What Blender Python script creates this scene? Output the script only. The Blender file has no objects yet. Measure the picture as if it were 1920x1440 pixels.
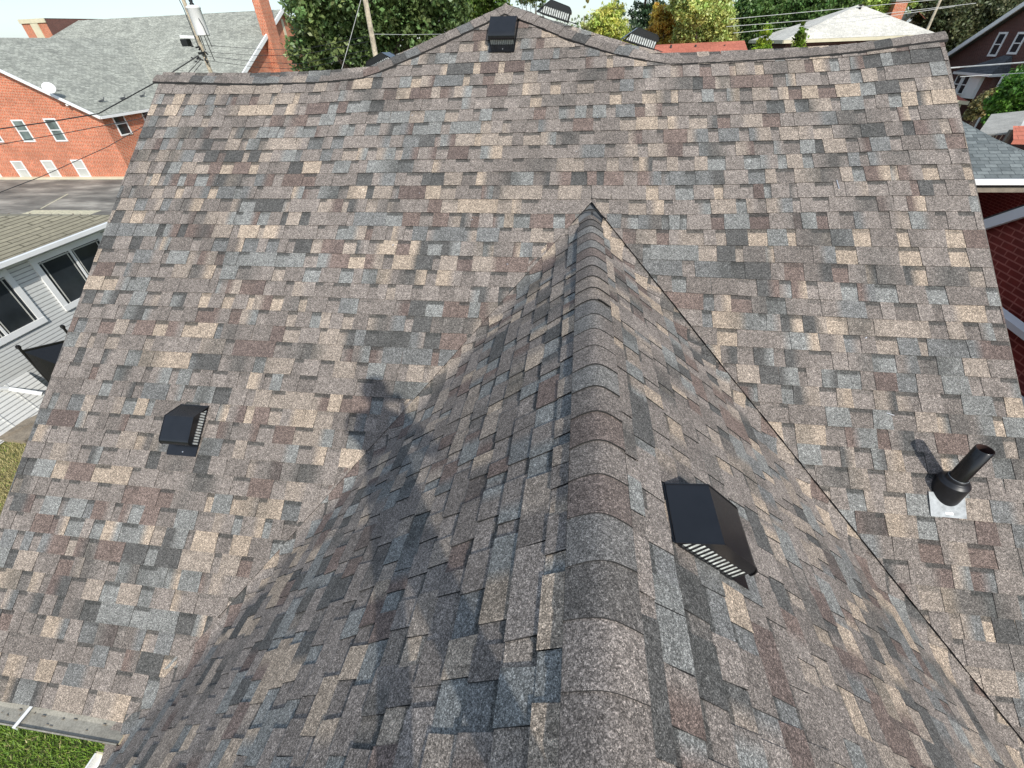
import bpy, math, random
import numpy as np
from mathutils import Vector, Matrix
SC = bpy.context.scene
COL = SC.collection
RNG = random.Random(7)

# ------------------------------------------------------------------ frame of the place
# The phone that took the picture is at the origin; the lawn and streets lie 8 m below it.
PITCH, YAW, ROLL, FPX = 0.67040, -0.15674, -0.04113, 802.65
A, D, HR = 0.642015, 5.183715, -0.16423          # main slope pitch, ridge distance, ridge height
B, XR0, CAPC = 0.693814, 0.137845, 1.192015      # wing pitch, wing ridge x, height of camera over the ridge caps
XL, XRT = -4.55, 3.126                           # rakes of the main roof
EXP = 0.143
GZ = -8.0
ZA = -CAPC + 0.005                                # apex of the wing planes
F = Vector((math.sin(YAW)*math.cos(PITCH), math.cos(YAW)*math.cos(PITCH), -math.sin(PITCH)))
_r = Vector((math.cos(YAW), -math.sin(YAW), 0)); _u = _r.cross(F)
RT = math.cos(ROLL)*_r + math.sin(ROLL)*_u
UP = -math.sin(ROLL)*_r + math.cos(ROLL)*_u
sa, ca, sb, cb = math.sin(A), math.cos(A), math.sin(B), math.cos(B)

def at(x, y, Y):
    """the point at distance Y in front of the house that was measured at photo pixel x, y"""
    d = F + RT*((x-960)/FPX) - UP*((y-720)/FPX)
    return d*(Y/d.y)

# ------------------------------------------------------------------ materials
MATS = {}
def newmat(name):
    m = bpy.data.materials.new(name); m.use_nodes = True
    nt = m.node_tree; b = nt.nodes['Principled BSDF']
    MATS[name] = m
    return m, nt, b
def nd(nt, t, **kw):
    n = nt.nodes.new(t)
    for k, v in kw.items():
        if k.startswith('i_'):
            n.inputs[k[2:].replace('_', ' ')].default_value = v
        else: setattr(n, k, v)
    return n
def lk(nt, a, b): nt.links.new(a, b)
def mixc(nt, fac, c1, c2, blend='MIX'):
    n = nt.nodes.new('ShaderNodeMix'); n.data_type = 'RGBA'; n.blend_type = blend
    for s, v in ((n.inputs[0], fac), (n.inputs[6], c1), (n.inputs[7], c2)):
        if hasattr(v, 'is_output'): lk(nt, v, s)
        elif isinstance(v, (int, float)): s.default_value = v
        else: s.default_value = (*v, 1) if len(v) == 3 else v
    return n.outputs[2]
def ramp(nt, src, stops, interp='LINEAR'):
    n = nt.nodes.new('ShaderNodeValToRGB'); n.color_ramp.interpolation = interp
    e = n.color_ramp.elements
    while len(e) < len(stops): e.new(0.5)
    for el, (p, c) in zip(e, stops):
        el.position = p; el.color = (c, c, c, 1) if isinstance(c, (int, float)) else (*c, 1)
    lk(nt, src, n.inputs[0]); return n.outputs[0]
def noise(nt, scale, detail=2, rough=.5, coord='Object', vec=None):
    if vec is None:
        tc = nt.nodes.new('ShaderNodeTexCoord'); vec = tc.outputs[coord]
    n = nt.nodes.new('ShaderNodeTexNoise'); n.inputs['Scale'].default_value = scale
    n.inputs['Detail'].default_value = detail; n.inputs['Roughness'].default_value = rough
    lk(nt, vec, n.inputs['Vector']); return n.outputs[0]
def bump(nt, b, h, strength=.3, dist=.01):
    n = nt.nodes.new('ShaderNodeBump'); n.inputs['Strength'].default_value = strength
    n.inputs['Distance'].default_value = dist; lk(nt, h, n.inputs['Height'])
    lk(nt, n.outputs[0], b.inputs['Normal'])

def simple(name, col, rough=.6, metal=0, var=.12, scale=3, spec=.5, fine=0):
    m, nt, b = newmat(name)
    n = noise(nt, scale, 5, .6)
    c = mixc(nt, ramp(nt, n, [(.3, 0.0), (.7, 1.0)]), [v*(1-var) for v in col], [min(1, v*(1+var)) for v in col])
    if fine:
        c = mixc(nt, ramp(nt, noise(nt, fine, 2), [(.35, .72), (.65, 1.0)]), (0, 0, 0), c)
    lk(nt, c, b.inputs['Base Color'])
    b.inputs['Roughness'].default_value = rough; b.inputs['Metallic'].default_value = metal
    b.inputs['Specular IOR Level'].default_value = spec
    return m

# shingle granules: colour attribute of each tab times a mix of light and dark granules
def shingle_mat(name):
    m, nt, b = newmat(name)
    at_ = nd(nt, 'ShaderNodeAttribute', attribute_name='Col')
    tc = nd(nt, 'ShaderNodeTexCoord')
    v1 = nd(nt, 'ShaderNodeTexVoronoi'); v1.inputs['Scale'].default_value = 430; lk(nt, tc.outputs['Object'], v1.inputs['Vector'])
    v2 = nd(nt, 'ShaderNodeTexVoronoi'); v2.inputs['Scale'].default_value = 185; lk(nt, tc.outputs['Object'], v2.inputs['Vector'])
    s1 = nd(nt, 'ShaderNodeSeparateColor'); lk(nt, v1.outputs['Color'], s1.inputs[0])
    s2 = nd(nt, 'ShaderNodeSeparateColor'); lk(nt, v2.outputs['Color'], s2.inputs[0])
    g1 = ramp(nt, s1.outputs[0], [(0, .38), (.30, .64), (.62, .98), (.82, 1.36), (1, 2.5)])
    g2 = ramp(nt, s2.outputs[0], [(0, .58), (.4, .88), (.7, 1.08), (1, 1.55)])
    g1.node.color_ramp.elements[4].color = (1.95, 1.9, 1.85, 1)
    v3 = nd(nt, 'ShaderNodeTexVoronoi'); v3.inputs['Scale'].default_value = 78; lk(nt, tc.outputs['Object'], v3.inputs['Vector'])
    s3 = nd(nt, 'ShaderNodeSeparateColor'); lk(nt, v3.outputs['Color'], s3.inputs[0])
    g3 = ramp(nt, s3.outputs[0], [(0, .84), (.5, 1.0), (1, 1.18)])
    big = ramp(nt, noise(nt, 1.1, 5, .6), [(.3, .86), (.7, 1.10)])
    mid = ramp(nt, noise(nt, 22, 4, .65), [(.3, .86), (.7, 1.13)])
    c = mixc(nt, 1.0, at_.outputs['Color'], g1, 'MULTIPLY')
    c = mixc(nt, 1.0, c, g2, 'MULTIPLY')
    c = mixc(nt, 1.0, c, g3, 'MULTIPLY')
    c = mixc(nt, 1.0, c, big, 'MULTIPLY')
    c = mixc(nt, 1.0, c, mid, 'MULTIPLY')
    lk(nt, c, b.inputs['Base Color'])
    b.inputs['Roughness'].default_value = .93; b.inputs['Specular IOR Level'].default_value = .25
    bump(nt, b, s1.outputs[1], .35, .0012)
    return m
EXPW = .130
M_SH = shingle_mat('asphalt_shingle_granules')
M_EDGE = simple('asphalt_cut_edge', (.018, .017, .016), .9)
M_BLACK = simple('black_painted_metal', (.009, .0095, .011), .24, 0, .25, 9, .6)
M_BLACK2 = simple('black_plastic', (.010, .010, .010), .25, 0, .3, 30)
M_RUBBER = simple('black_rubber_boot', (.012, .012, .014), .42, 0, .3, 30)
M_SCREEN = simple('vent_screen', (.55, .57, .54), .6, 0, .45, 70)
M_GALV = simple('galvanised_flashing', (.27, .285, .29), .5, .25, .3, 30)
M_WHITE = simple('white_painted_trim', (.78, .78, .76), .5, 0, .05, 2)
M_CREAM = simple('cream_trim', (.62, .56, .40), .6, 0, .08, 2)
M_RUST = simple('rusty_pipe_inside', (.035, .014, .010), .85, 0, .4, 30)
M_NAIL = simple('nail_head', (.7, .7, .7), .3, .8)
M_GUTTER = simple('weathered_gutter', (.40, .37, .30), .55, .1, .3, 5, fine=90)
M_GUTTERO = simple('brown_gutter_face', (.13, .11, .09), .4, .1, .25, 4)
M_WOOD = simple('grey_weathered_wood', (.26, .22, .17), .85, 0, .35, 4, fine=40)
M_GLASS = simple('dark_window_glass', (.025, .03, .035), .08, 0, .4, .8)
M_GLASS2 = simple('glass_painted_sky_grey', (.13, .16, .15), .12, 0, .6, .9)  # sky reflection put into the base colour as mottled grey
M_BLIND = simple('window_with_pale_blind', (.50, .50, .46), .3, 0, .12, 2)
M_CABLE = simple('cable_sheath', (.02, .02, .02), .6)
M_CABLEW = simple('pale_cable_sheath', (.5, .5, .48), .6)

def uvmat(name, kind, c1, c2, cm, bw, bh, mort, rough=.85, tint=.15, bumpk=.4):
    """bricks, roof courses or clapboard laid out in metres over the wall itself"""
    m, nt, b = newmat(name)
    uv = nd(nt, 'ShaderNodeUVMap', uv_map='UVMap')
    t = nd(nt, 'ShaderNodeTexBrick'); t.offset = .5; t.squash_frequency = 3; t.squash = .8
    t.inputs['Scale'].default_value = 1; t.inputs['Mortar Size'].default_value = mort
    t.inputs['Brick Width'].default_value = bw; t.inputs['Row Height'].default_value = bh
    t.inputs['Bias'].default_value = 0; t.inputs['Mortar Smooth'].default_value = .1
    t.inputs['Color1'].default_value = (*c1, 1); t.inputs['Color2'].default_value = (*c2, 1); t.inputs['Mortar'].default_value = (*cm, 1)
    lk(nt, uv.outputs[0], t.inputs['Vector'])
    n = ramp(nt, noise(nt, .7, 6, .65), [(.3, 1-tint), (.7, 1+tint)])
    n2 = ramp(nt, noise(nt, 9, 3, .6), [(.3, 1-tint), (.7, 1+tint)])
    c = mixc(nt, 1.0, t.outputs['Color'], n, 'MULTIPLY'); c = mixc(nt, 1.0, c, n2, 'MULTIPLY')
    lk(nt, c, b.inputs['Base Color']); b.inputs['Roughness'].default_value = rough
    b.inputs['Specular IOR Level'].default_value = .3
    inv = nd(nt, 'ShaderNodeMath', operation='SUBTRACT'); inv.inputs[0].default_value = 1; lk(nt, t.outputs['Fac'], inv.inputs[1])
    bump(nt, b, inv.outputs[0], bumpk, .006)
    return m
M_BRICK = uvmat('orange_red_brick', 'b', (.62, .125, .042), (.42, .082, .03), (.50, .33, .23), .26, .10, .020, .85, .2)
M_BRICKB = uvmat('brown_brick', 'b', (.12, .045, .035), (.085, .036, .03), (.15, .10, .085), .21, .075, .010)
M_BRICKR = uvmat('painted_dark_red_brick', 'b', (.20, .026, .020), (.165, .022, .018), (.36, .11, .085), .215, .078, .009, .55)
M_GREYROOF = uvmat('pale_grey_green_shingles', 'r', (.42, .425, .36), (.25, .255, .22), (.17, .175, .15), .42, .17, .02, .95, .22)
M_TANROOF = uvmat('weathered_tan_roofing', 'r', (.30, .27, .19), (.25, .225, .16), (.09, .08, .055), 2.2, .17, .018, .95)
M_GARROOF = uvmat('blue_grey_garage_shingles', 'r', (.19, .21, .205), (.11, .125, .125), (.07, .08, .08), .3, .143, .010, .95)
M_PALEROOF = uvmat('pale_white_grey_shingles', 'r', (.66, .63, .55), (.52, .50, .44), (.40, .38, .34), .3, .15, .010, .95)
M_REDROOF = uvmat('orange_red_shingles', 'r', (.45, .15, .10), (.38, .12, .08), (.25, .09, .06), .4, .16, .01, .9)
M_SIDING = uvmat('white_clapboard', 's', (.70, .70, .67), (.67, .67, .64), (.34, .34, .33), 40, .11, .012, .5, .04, .8)
M_DARKROOF = uvmat('dark_grey_shingles', 'r', (.12, .125, .13), (.085, .09, .095), (.05, .05, .05), .3, .143, .01, .95)

# ------------------------------------------------------------------ mesh helpers
def link(o, parent=None):
    COL.objects.link(o)
    if parent is not None: o.parent = parent
    return o
def tag(o, label=None, cat=None, group=None, kind=None):
    if label: o['label'] = label
    if cat: o['category'] = cat
    if group: o['group'] = group
    if kind: o['kind'] = kind
    return o
def empty(name, loc=(0, 0, 0), mat=None):
    o = bpy.data.objects.new(name, None); o.empty_display_size = .2
    COL.objects.link(o)
    if mat is not None: o.matrix_world = mat
    else: o.location = loc
    bpy.context.view_layer.update()
    return o
class MB:
    def __init__(s): s.v = []; s.f = []; s.m = []; s.mats = []; s.uv = []
    def mi(s, mat):
        if mat not in s.mats: s.mats.append(mat)
        return s.mats.index(mat)
    def poly(s, pts, mat, up=None):
        """a face, uv in metres: u level along the face, v up it"""
        i = len(s.v); P = [Vector(p) for p in pts]
        s.v += [tuple(p) for p in P]; s.f.append(tuple(range(i, i+len(P)))); s.m.append(s.mi(mat))
        n = Vector((0, 0, 0))
        for k in range(len(P)): n += P[k].cross(P[(k+1) % len(P)])
        n = n.normalized() if n.length > 1e-9 else Vector((0, 0, 1))
        h = Vector((0, 0, 1)).cross(n)
        h = h.normalized() if h.length > 1e-4 else Vector((1, 0, 0))
        w = n.cross(h)
        s.uv += [(p.dot(h), p.dot(w)) for p in P]
    def box(s, lo, hi, mat, M=None):
        x0, y0, z0 = lo; x1, y1, z1 = hi
        c = [Vector(p) for p in ((x0,y0,z0),(x1,y0,z0),(x1,y1,z0),(x0,y1,z0),(x0,y0,z1),(x1,y0,z1),(x1,y1,z1),(x0,y1,z1))]
        if M is not None: c = [M @ p for p in c]
        for q in ((0,3,2,1),(4,5,6,7),(0,1,5,4),(1,2,6,5),(2,3,7,6),(3,0,4,7)): s.poly([c[k] for k in q], mat)
    def beam(s, p, q, w, h, mat, up=(0, 0, 1)):
        p = Vector(p); q = Vector(q); t = (q-p).normalized(); u = Vector(up)
        r = t.cross(u).normalized(); u = r.cross(t)
        M = Matrix((( r.x, t.x, u.x, p.x), (r.y, t.y, u.y, p.y), (r.z, t.z, u.z, p.z), (0,0,0,1)))
        s.box((-w/2, 0, -h/2), (w/2, (q-p).length, h/2), mat, M)
    def tube(s, pts, rad, mat, n=8, caps=True):
        P = [Vector(p) for p in pts]; R = rad if isinstance(rad, (list, tuple)) else [rad]*len(P)
        rings = []; ref = Vector((.31, .2, .93))
        for k, p in enumerate(P):
            t = (P[min(k+1, len(P)-1)] - P[max(k-1, 0)]).normalized()
            a = t.cross(ref)
            if a.length < .15: a = t.cross(Vector((1, 0, 0)))
            a.normalize(); b = t.cross(a)
            rings.append([p + (a*math.cos(2*math.pi*j/n) + b*math.sin(2*math.pi*j/n))*R[k] for j in range(n)])
        i0 = len(s.v); mi = s.mi(mat)
        for r in rings: s.v += [tuple(x) for x in r]
        for k in range(len(P)-1):
            for j in range(n):
                s.f.append((i0+k*n+j, i0+k*n+(j+1) % n, i0+(k+1)*n+(j+1) % n, i0+(k+1)*n+j)); s.m.append(mi); s.uv += [(0, 0)]*4
        if caps:
            s.f.append(tuple(i0+j for j in range(n))[::-1]); s.m.append(mi); s.uv += [(0, 0)]*n
            s.f.append(tuple(i0+(len(P)-1)*n+j for j in range(n))); s.m.append(mi); s.uv += [(0, 0)]*n
    def lathe(s, prof, c, mat, n=24, M=None):
        """profile of (radius, height) turned about the vertical through c"""
        i0 = len(s.v); mi = s.mi(mat); c = Vector(c)
        for r, z in prof:
            for j in range(n):
                p = Vector((r*math.cos(2*math.pi*j/n), r*math.sin(2*math.pi*j/n), z))
                s.v.append(tuple(c + (M @ p if M is not None else p)))
        for k in range(len(prof)-1):
            for j in range(n):
                s.f.append((i0+k*n+j, i0+k*n+(j+1) % n, i0+(k+1)*n+(j+1) % n, i0+(k+1)*n+j)); s.m.append(mi); s.uv += [(0, 0)]*4
    def build(s, name, parent=None, smooth=False, org=None):
        me = bpy.data.meshes.new(name)
        v = s.v
        if org is not None: v = [tuple(Vector(p)-Vector(org)) for p in v]
        me.from_pydata(v, [], s.f)
        for m in s.mats: me.materials.append(m)
        me.polygons.foreach_set('material_index', s.m)
        uvl = me.uv_layers.new(name='UVMap')
        li = 0; flat = np.array(s.uv, dtype=np.float32)
        uvl.data.foreach_set('uv', flat.ravel())
        if smooth: me.polygons.foreach_set('use_smooth', [True]*len(me.polygons))
        me.update()
        o = bpy.data.objects.new(name, me)
        if org is not None and parent is None: o.location = org
        return link(o, parent)

def copy_tree(o, parent=None):
    c = o.copy(); COL.objects.link(c); c.parent = parent
    if parent is not None: c.matrix_parent_inverse = o.matrix_parent_inverse.copy()
    for ch in list(o.children): copy_tree(ch, c)
    return c

# ------------------------------------------------------------------ shingles
def lin(c): return tuple(((v/255)/12.92 if v <= 10 else (((v/255)+.055)/1.055)**2.4) for v in c)
PAL = [((165, 154, 145), .28), ((149, 139, 131), .19), ((185, 170, 155), .12), ((208, 188, 166), .095), ((159, 160, 156), .12),
       ((139, 140, 138), .07), ((101, 101, 99), .065), ((140, 121, 112), .06), ((127, 110, 103), .035)]
PALC = [tuple(v*.625 for v in lin(c)) for c, _ in PAL]
PALC = [tuple(v*.84+m*.16 for v, m in zip(c, (.185, .165, .145))) for c in PALC]; PALW = [w for _, w in PAL]
DARK = tuple(v*.62 for v in lin((88, 88, 85)))
def pick(rng, w=None):
    c = rng.choices(PALC, w or PALW)[0]; k = rng.uniform(.9, 1.1)
    return tuple(v*k for v in c)

def clip_poly(poly, planes):
    """poly: (u, s, r, g, b); keep a*u + b*s <= c"""
    for (pa, pb, pc) in planes:
        out = []; n = len(poly)
        if n == 0: return poly
        for i in range(n):
            p, q = poly[i], poly[(i+1) % n]
            dp = pa*p[0]+pb*p[1]-pc; dq = pa*q[0]+pb*q[1]-pc
            if dp <= 0: out.append(p)
            if (dp < 0 < dq) or (dq < 0 < dp):
                t = dp/(dp-dq); out.append(tuple(p[k]+t*(q[k]-p[k]) for k in range(5)))
        poly = out
    return poly

class Field:
    def __init__(s): s.P = []; s.F = []; s.C = []; s.M = []
    def add(s, pts, cols, mat):
        i = len(s.P); s.P += pts; s.C += cols; s.F.append(tuple(range(i, i+len(pts)))); s.M.append(mat)
    def build(s, name, mapfn, parent):
        V = mapfn(np.array(s.P, dtype=np.float64))
        me = bpy.data.meshes.new(name)
        me.from_pydata(V.tolist(), [], s.F)
        me.materials.append(M_SH); me.materials.append(M_EDGE)
        me.polygons.foreach_set('material_index', s.M)
        ca_ = me.color_attributes.new('Col', 'FLOAT_COLOR', 'POINT')
        c = np.ones((len(s.C), 4), dtype=np.float32); c[:, :3] = np.array(s.C)
        ca_.data.foreach_set('color', c.ravel()); me.update()
        o = bpy.data.objects.new(name, me)
        return link(o, parent)

def course(fl, rng, u0, u1, s_t, s_b, regions, fine=None, hk=1.0, wts=None, wide=0.0, sjit=.0013, tk=.0042):
    """one course of laminated shingles, butt at s_b; regions = [(ua, ub, clips)]"""
    segs = []; u = u0 - rng.uniform(0, .3)
    joint = u + rng.uniform(.3, 1.0)
    cur = pick(rng, wts); curg = pick(rng, wts)
    while u < u1:
        w = rng.uniform(.08, .205) * (1+wide*rng.random())
        if rng.random() < .18: w *= rng.uniform(1.3, 1.9)
        g = rng.uniform(.055, .16)
        if rng.random() < .12: g = 0.004
        nc = pick(rng, wts) if rng.random() < .8 else cur
        mid = None
        if rng.random() < .34: mid = (u + w*rng.uniform(.3, .7), pick(rng, wts))
        segs.append(('t', u, u+w, nc, mid, rng.uniform(-.004, .004), rng.uniform(-.004, .004)))
        cur = mid[1] if mid else nc
        if rng.random() < .6: curg = pick(rng, wts)
        gm = None
        if rng.random() < .18: gm = (u+w+g*rng.uniform(.3, .7), pick(rng, wts))
        segs.append(('g', u+w, u+w+g, curg, gm, 0, 0))
        if gm: curg = gm[1]
        u += w+g
    e = s_b - s_t
    lift = rng.uniform(0, .0015)
    ph1, ph2 = rng.uniform(0, 6), rng.uniform(0, 6)
    BL = [(rng.uniform(u0, u1), rng.uniform(.08, .22), rng.uniform(.35, .8)) for _ in range(int((u1-u0)*.42)+1)]
    def blot(u):
        v = 0
        for (c_, w_, k_) in BL:
            x_ = abs(u-c_)/w_
            if x_ < 1: v = max(v, k_*(1-x_*x_)**1.5)
        return v
    def sj(u): return sjit*(math.sin(u*2.1+ph1)+.6*math.sin(u*6.3+ph2))
    def hb(s, u): return hk*(.0005 + .0048*max(0, (s-s_t)/e)) + lift*max(0, (s-s_t)/e)
    for (typ, a, b, c0, mid, ja, jb) in segs:
        for (ua, ub, clips) in regions:
            A0, B0 = max(a, ua), min(b, ub)
            if B0 - A0 < 1e-4: continue
            us = [A0, B0]
            if mid:
                for m_ in (mid[0]-.03, mid[0]+.03):
                    if A0 < m_ < B0: us.append(m_)
            if fine and fine(A0, B0, s_t, s_b):
                k = A0
                while k < B0: us.append(k); k += .022
                ss = [s_t + e*j/5 for j in range(6)]
            else: ss = [s_t, s_b]
            n0 = math.floor(A0/.06)+1
            while n0*.06 < B0-1e-4: us.append(n0*.06); n0 += 1
            us = sorted(set(us))
            hh = (lambda s, u: hb(s, u) + tk*hk) if typ == 't' else hb
            def colr(u, s):
                c = c0
                if mid:
                    t = min(1, max(0, (u-mid[0]+.03)/.06)); c = tuple(p+(q-p)*t for p, q in zip(c0, mid[1]))
                k_ = blot(u)
                if k_ > 0: c = tuple(p+(q*1.25-p)*k_ for p, q in zip(c, DARK))
                if typ == 'g' and band:
                    f = (s-s_t)/.001
                    t = 1 if s < s_t+.0265 else (0 if s > s_t+.0365 else .5)
                    c = tuple(p+(q*(.95)-p)*t*bandk for p, q in zip(c, DARK))
                return c
            band = typ == 'g' and (b-a) > .01
            bandk = .78 if (int(a*1000) % 10) < 7 else .35
            if band: ss = sorted(set(ss + [s_t+.026, s_t+.037]))
            def jog(u, s):
                f = (s-s_t)/e
                if typ == 't':
                    if abs(u-a) < 1e-6: return u + ja*(f-.5)*2
                    if abs(u-b) < 1e-6: return u + jb*(f-.5)*2
                return u
            for i in range(len(us)-1):
                for j in range(len(ss)-1):
                    q = []
                    for (uu, s_) in ((us[i], ss[j]), (us[i+1], ss[j]), (us[i+1], ss[j+1]), (us[i], ss[j+1])):
                        s2 = s_ + sj(uu)*((s_-s_t)/e if s_ > s_t+1e-6 else 0)
                        if s_ <= s_t+1e-6: s2 = s_ - .006
                        q.append((jog(uu, s_), s2, *colr(uu, s_)))
                    n_before = len(q)
                    if clips: q = clip_poly(q, clips)
                    if len(q) < 3: continue
                    pts = [(p[0], p[1], hh(p[1], p[0])) for p in q]
                    fl.add(pts[::-1], [p[2:] for p in q][::-1], 0)
                    if clips:       # cut edges
                        for k in range(len(q)):
                            p_, q_ = q[k], q[(k+1) % len(q)]
                            for (pa, pb, pc) in clips:
                                if abs(pa*p_[0]+pb*p_[1]-pc) < 1e-5 and abs(pa*q_[0]+pb*q_[1]-pc) < 1e-5:
                                    fl.add([(p_[0], p_[1], hh(p_[1], 0)), (p_[0], p_[1], -.012), (q_[0], q_[1], -.012), (q_[0], q_[1], hh(q_[1], 0))], [DARK]*4, 1)
                # butt edge
                q = clip_poly([(us[i], s_b+sj(us[i]), 0, 0, 0), (us[i+1], s_b+sj(us[i+1]), 0, 0, 0)], []) 
                q0, q1 = q
                if clips and any(pa*.5*(q0[0]+q1[0])+pb*q0[1]-pc > .0 for (pa, pb, pc) in clips): continue
                x0, x1 = jog(us[i], s_b), jog(us[i+1], s_b)
                fl.add([(x0, q0[1], hh(q0[1], 0)), (x0, q0[1]-.001, -.001), (x1, q1[1]-.001, -.001), (x1, q1[1], hh(q1[1], 0))], [DARK]*4, 1)
            if typ == 't':
                for (uu, jj) in ((a, ja), (b, jb)):
                    if ua < uu < ub:
                        if clips and any(pa*uu+pb*s_b-pc > 0 or pa*uu+pb*s_t-pc > 0 for (pa, pb, pc) in clips): continue
                        nn = len(ss) if len(ss) > 3 else 2
                        for k in range(nn-1):
                            sA = s_t + e*k/(nn-1); sB = s_t+e*(k+1)/(nn-1)
                            fa = (sA-s_t)/e; fb = (sB-s_t)/e
                            pA = uu+jj*(fa-.5)*2; pB = uu+jj*(fb-.5)*2
                            fl.add([(pA, sA, hb(sA, 0)-.001), (pA, sA, hb(sA, 0)+tk*hk), (pB, sB, hb(sB, 0)+tk*hk), (pB, sB, hb(sB, 0)-.001)], [DARK]*4, 1)

# main slope: u = x, s = distance down from the nominal ridge
def s_of(Z): return (HR-Z)/sa
S_AP = s_of(ZA)
# valley crease in (x, s): x = XR0 +- t*cb, Z = ZA - t*sb
CREX, CRES = cb, sb/sa
CL = math.hypot(CREX, CRES)
CUT = .088
# outward normals of the cut lines on the main slope (right: positive side outside)
nR = (CRES/CL, -CREX/CL)     # right: signed distance from crease, positive away from the wing
nL = (-CRES/CL, -CREX/CL)
def plane_keep_outside(n):    # keep n.(x-XR0, s-S_AP) >= CUT   ->  -n.x <= -CUT ...
    return (-n[0], -n[1], -(n[0]*XR0+n[1]*S_AP) - CUT)
CLIP_R, CLIP_L = plane_keep_outside(nR), plane_keep_outside(nL)
HIPL = ((-2.20, -.02), (-.82, -.80)); HIPR = ((-.82, -.80), (.70, -.06))
def halfplane(p, q, inside):
    a_, b_ = q[1]-p[1], -(q[0]-p[0]); c_ = a_*p[0]+b_*p[1]
    if a_*inside[0]+b_*inside[1] > c_: a_, b_, c_ = -a_, -b_, -c_
    L = math.hypot(a_, b_); return (a_/L, b_/L, c_/L)
HPL = halfplane(*HIPL, (-.8, 0)); HPR = halfplane(*HIPR, (-.8, 0))
# gentle unevenness of the laid courses, right hand half of the slope
GN = [(-8,-.12),(-1, -.15), (0, -.14), (2, -.1), (4, 0), (6, .08), (8, .2), (10, .32), (11, .40), (12, .27), (13, .12), (14, 0), (15, -.2), (16, -.28), (17, -.24), (20, -.12), (23, -.02), (30, 0), (60, 0)]
def gshift(s, x):
    n = s/EXP-.58
    g = np.interp(n, [p[0] for p in GN], [p[1] for p in GN])
    return g*EXP*np.clip((x-.9)/1.6, 0, 1)*.9
def ridge_s(x): return np.interp(x, [-4.6, -3.9, -3.4, -2.7, -2.2, .7, 1.2, 1.8, 2.3, 2.85, 3.15], [-.045, .0, .03, .035, .0, -.045, -.05, -.07, -.10, -.18, -.215])
def main_map(P):
    x, s, h = P[:, 0], P[:, 1], P[:, 2].copy()
    s2 = s - gshift(s, x)
    # the courses follow the ridge where it sags or lifts
    k = np.clip(1-s/1.6, 0, 1)*np.where(s > -.1, 1, np.clip((s+.6)/.5, 0, 1))
    s2 = s2 + ridge_s(x)*k*.8
    dR = (x-XR0)*nR[0]+(s-S_AP)*nR[1]; dL = (x-XR0)*nL[0]+(s-S_AP)*nL[1]
    d = np.where(x > XR0, dR, dL)
    h = h + np.where(x > XR0, .016, .007)*np.clip(1-(d-CUT)/.22, 0, 1)*(d > -.3)
    h = h + .003*np.sin(x*1.9+s*.7)*np.sin(s*2.3+1)
    return np.stack([x, D - s2*ca - h*sa, HR - s2*sa + h*ca], 1)
def main_pt(x, s, h=0.0):
    return Vector(main_map(np.array([[x, s, h]]))[0])
house = empty('house', (0, 3, GZ))
tag(house, 'house under the camera with a multicoloured shingle roof and a cross gable', 'house')
HP = house
def hchild(o):
    o.parent = house; o.matrix_parent_inverse = house.matrix_world.inverted(); return o
fl = Field(); rng = random.Random(11)
for k in range(-7, 41):
    s_b = EXP*(.7232+k); s_t = s_b-EXP
    if k >= 40: s_b += .02
    if k <= -1: reg = [(-2.6, 1.2, [HPL, HPR])]
    elif k == 0: reg = [(XL, XR0, []), (XR0, XRT, [])]
    elif s_b < S_AP-.25: reg = [(XL, XRT, [])]
    else: reg = [(XL, XR0, [CLIP_L]), (XR0, XRT, [CLIP_R])]
    course(fl, rng, XL, XRT, s_t, s_b, reg, fine=None, tk=.0033)
hchild(fl.build('main_roof', main_map, None))

# wing slopes: u = y, s = distance down from the wing ridge; the courses run on through the valley
M_ = sb/math.tan(A); Y0C = D-(HR-ZA)/math.tan(A)
NQ = math.sqrt(1+M_*M_)
RF = .10
def wing_map_side(side):
    Wd = Vector((side*cb*M_/NQ, 1/NQ, -sb*M_/NQ))          # in the wing plane, across the crease
    cr = Vector((side*cb, -M_, -sb)).normalized()            # along the crease, downward
    nm = Vector((0, -sa, ca)); Mv = nm.cross(cr)
    if Mv.z < 0: Mv = -Mv
    Wd = (Wd - cr*Wd.dot(cr)).normalized()
    if Wd.y < 0: Wd = -Wd
    nw = Vector((side*sb, 0, cb))
    W, Mm, NW, NM = (np.array(v) for v in (Wd, Mv, nw, nm))
    def f(P):
        y, t, h = P[:, 0], P[:, 1], P[:, 2]
        d = (y-(Y0C-t*M_))/NQ
        # foot on the crease
        p = np.stack([XR0+side*t*cb, y, ZA-t*sb], 1)
        foot = p - d[:, None]*W
        tau = np.clip((d+RF)/(2*RF), 0, 1)
        bez = foot - W*(RF*(1-tau)**2)[:, None] + Mm*(RF*tau**2)[:, None]
        out = np.where((d < -RF)[:, None], p, np.where((d > RF)[:, None], foot+Mm*d[:, None], bez))
        n = NW*(1-tau)[:, None]+NM*tau[:, None]; n /= np.linalg.norm(n, axis=1)[:, None]
        hh = h*(1-.45*tau) + .0025*np.sin(y*2.7+t)*np.sin(t*1.9)*(1-tau)
        return out + n*hh[:, None]
    return f
TW = 4.10
def near_crease(a, b, s0, s1):
    return max(b-(Y0C-s1*M_), b-(Y0C-s0*M_)) > -.22*NQ
wm = {}
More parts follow.
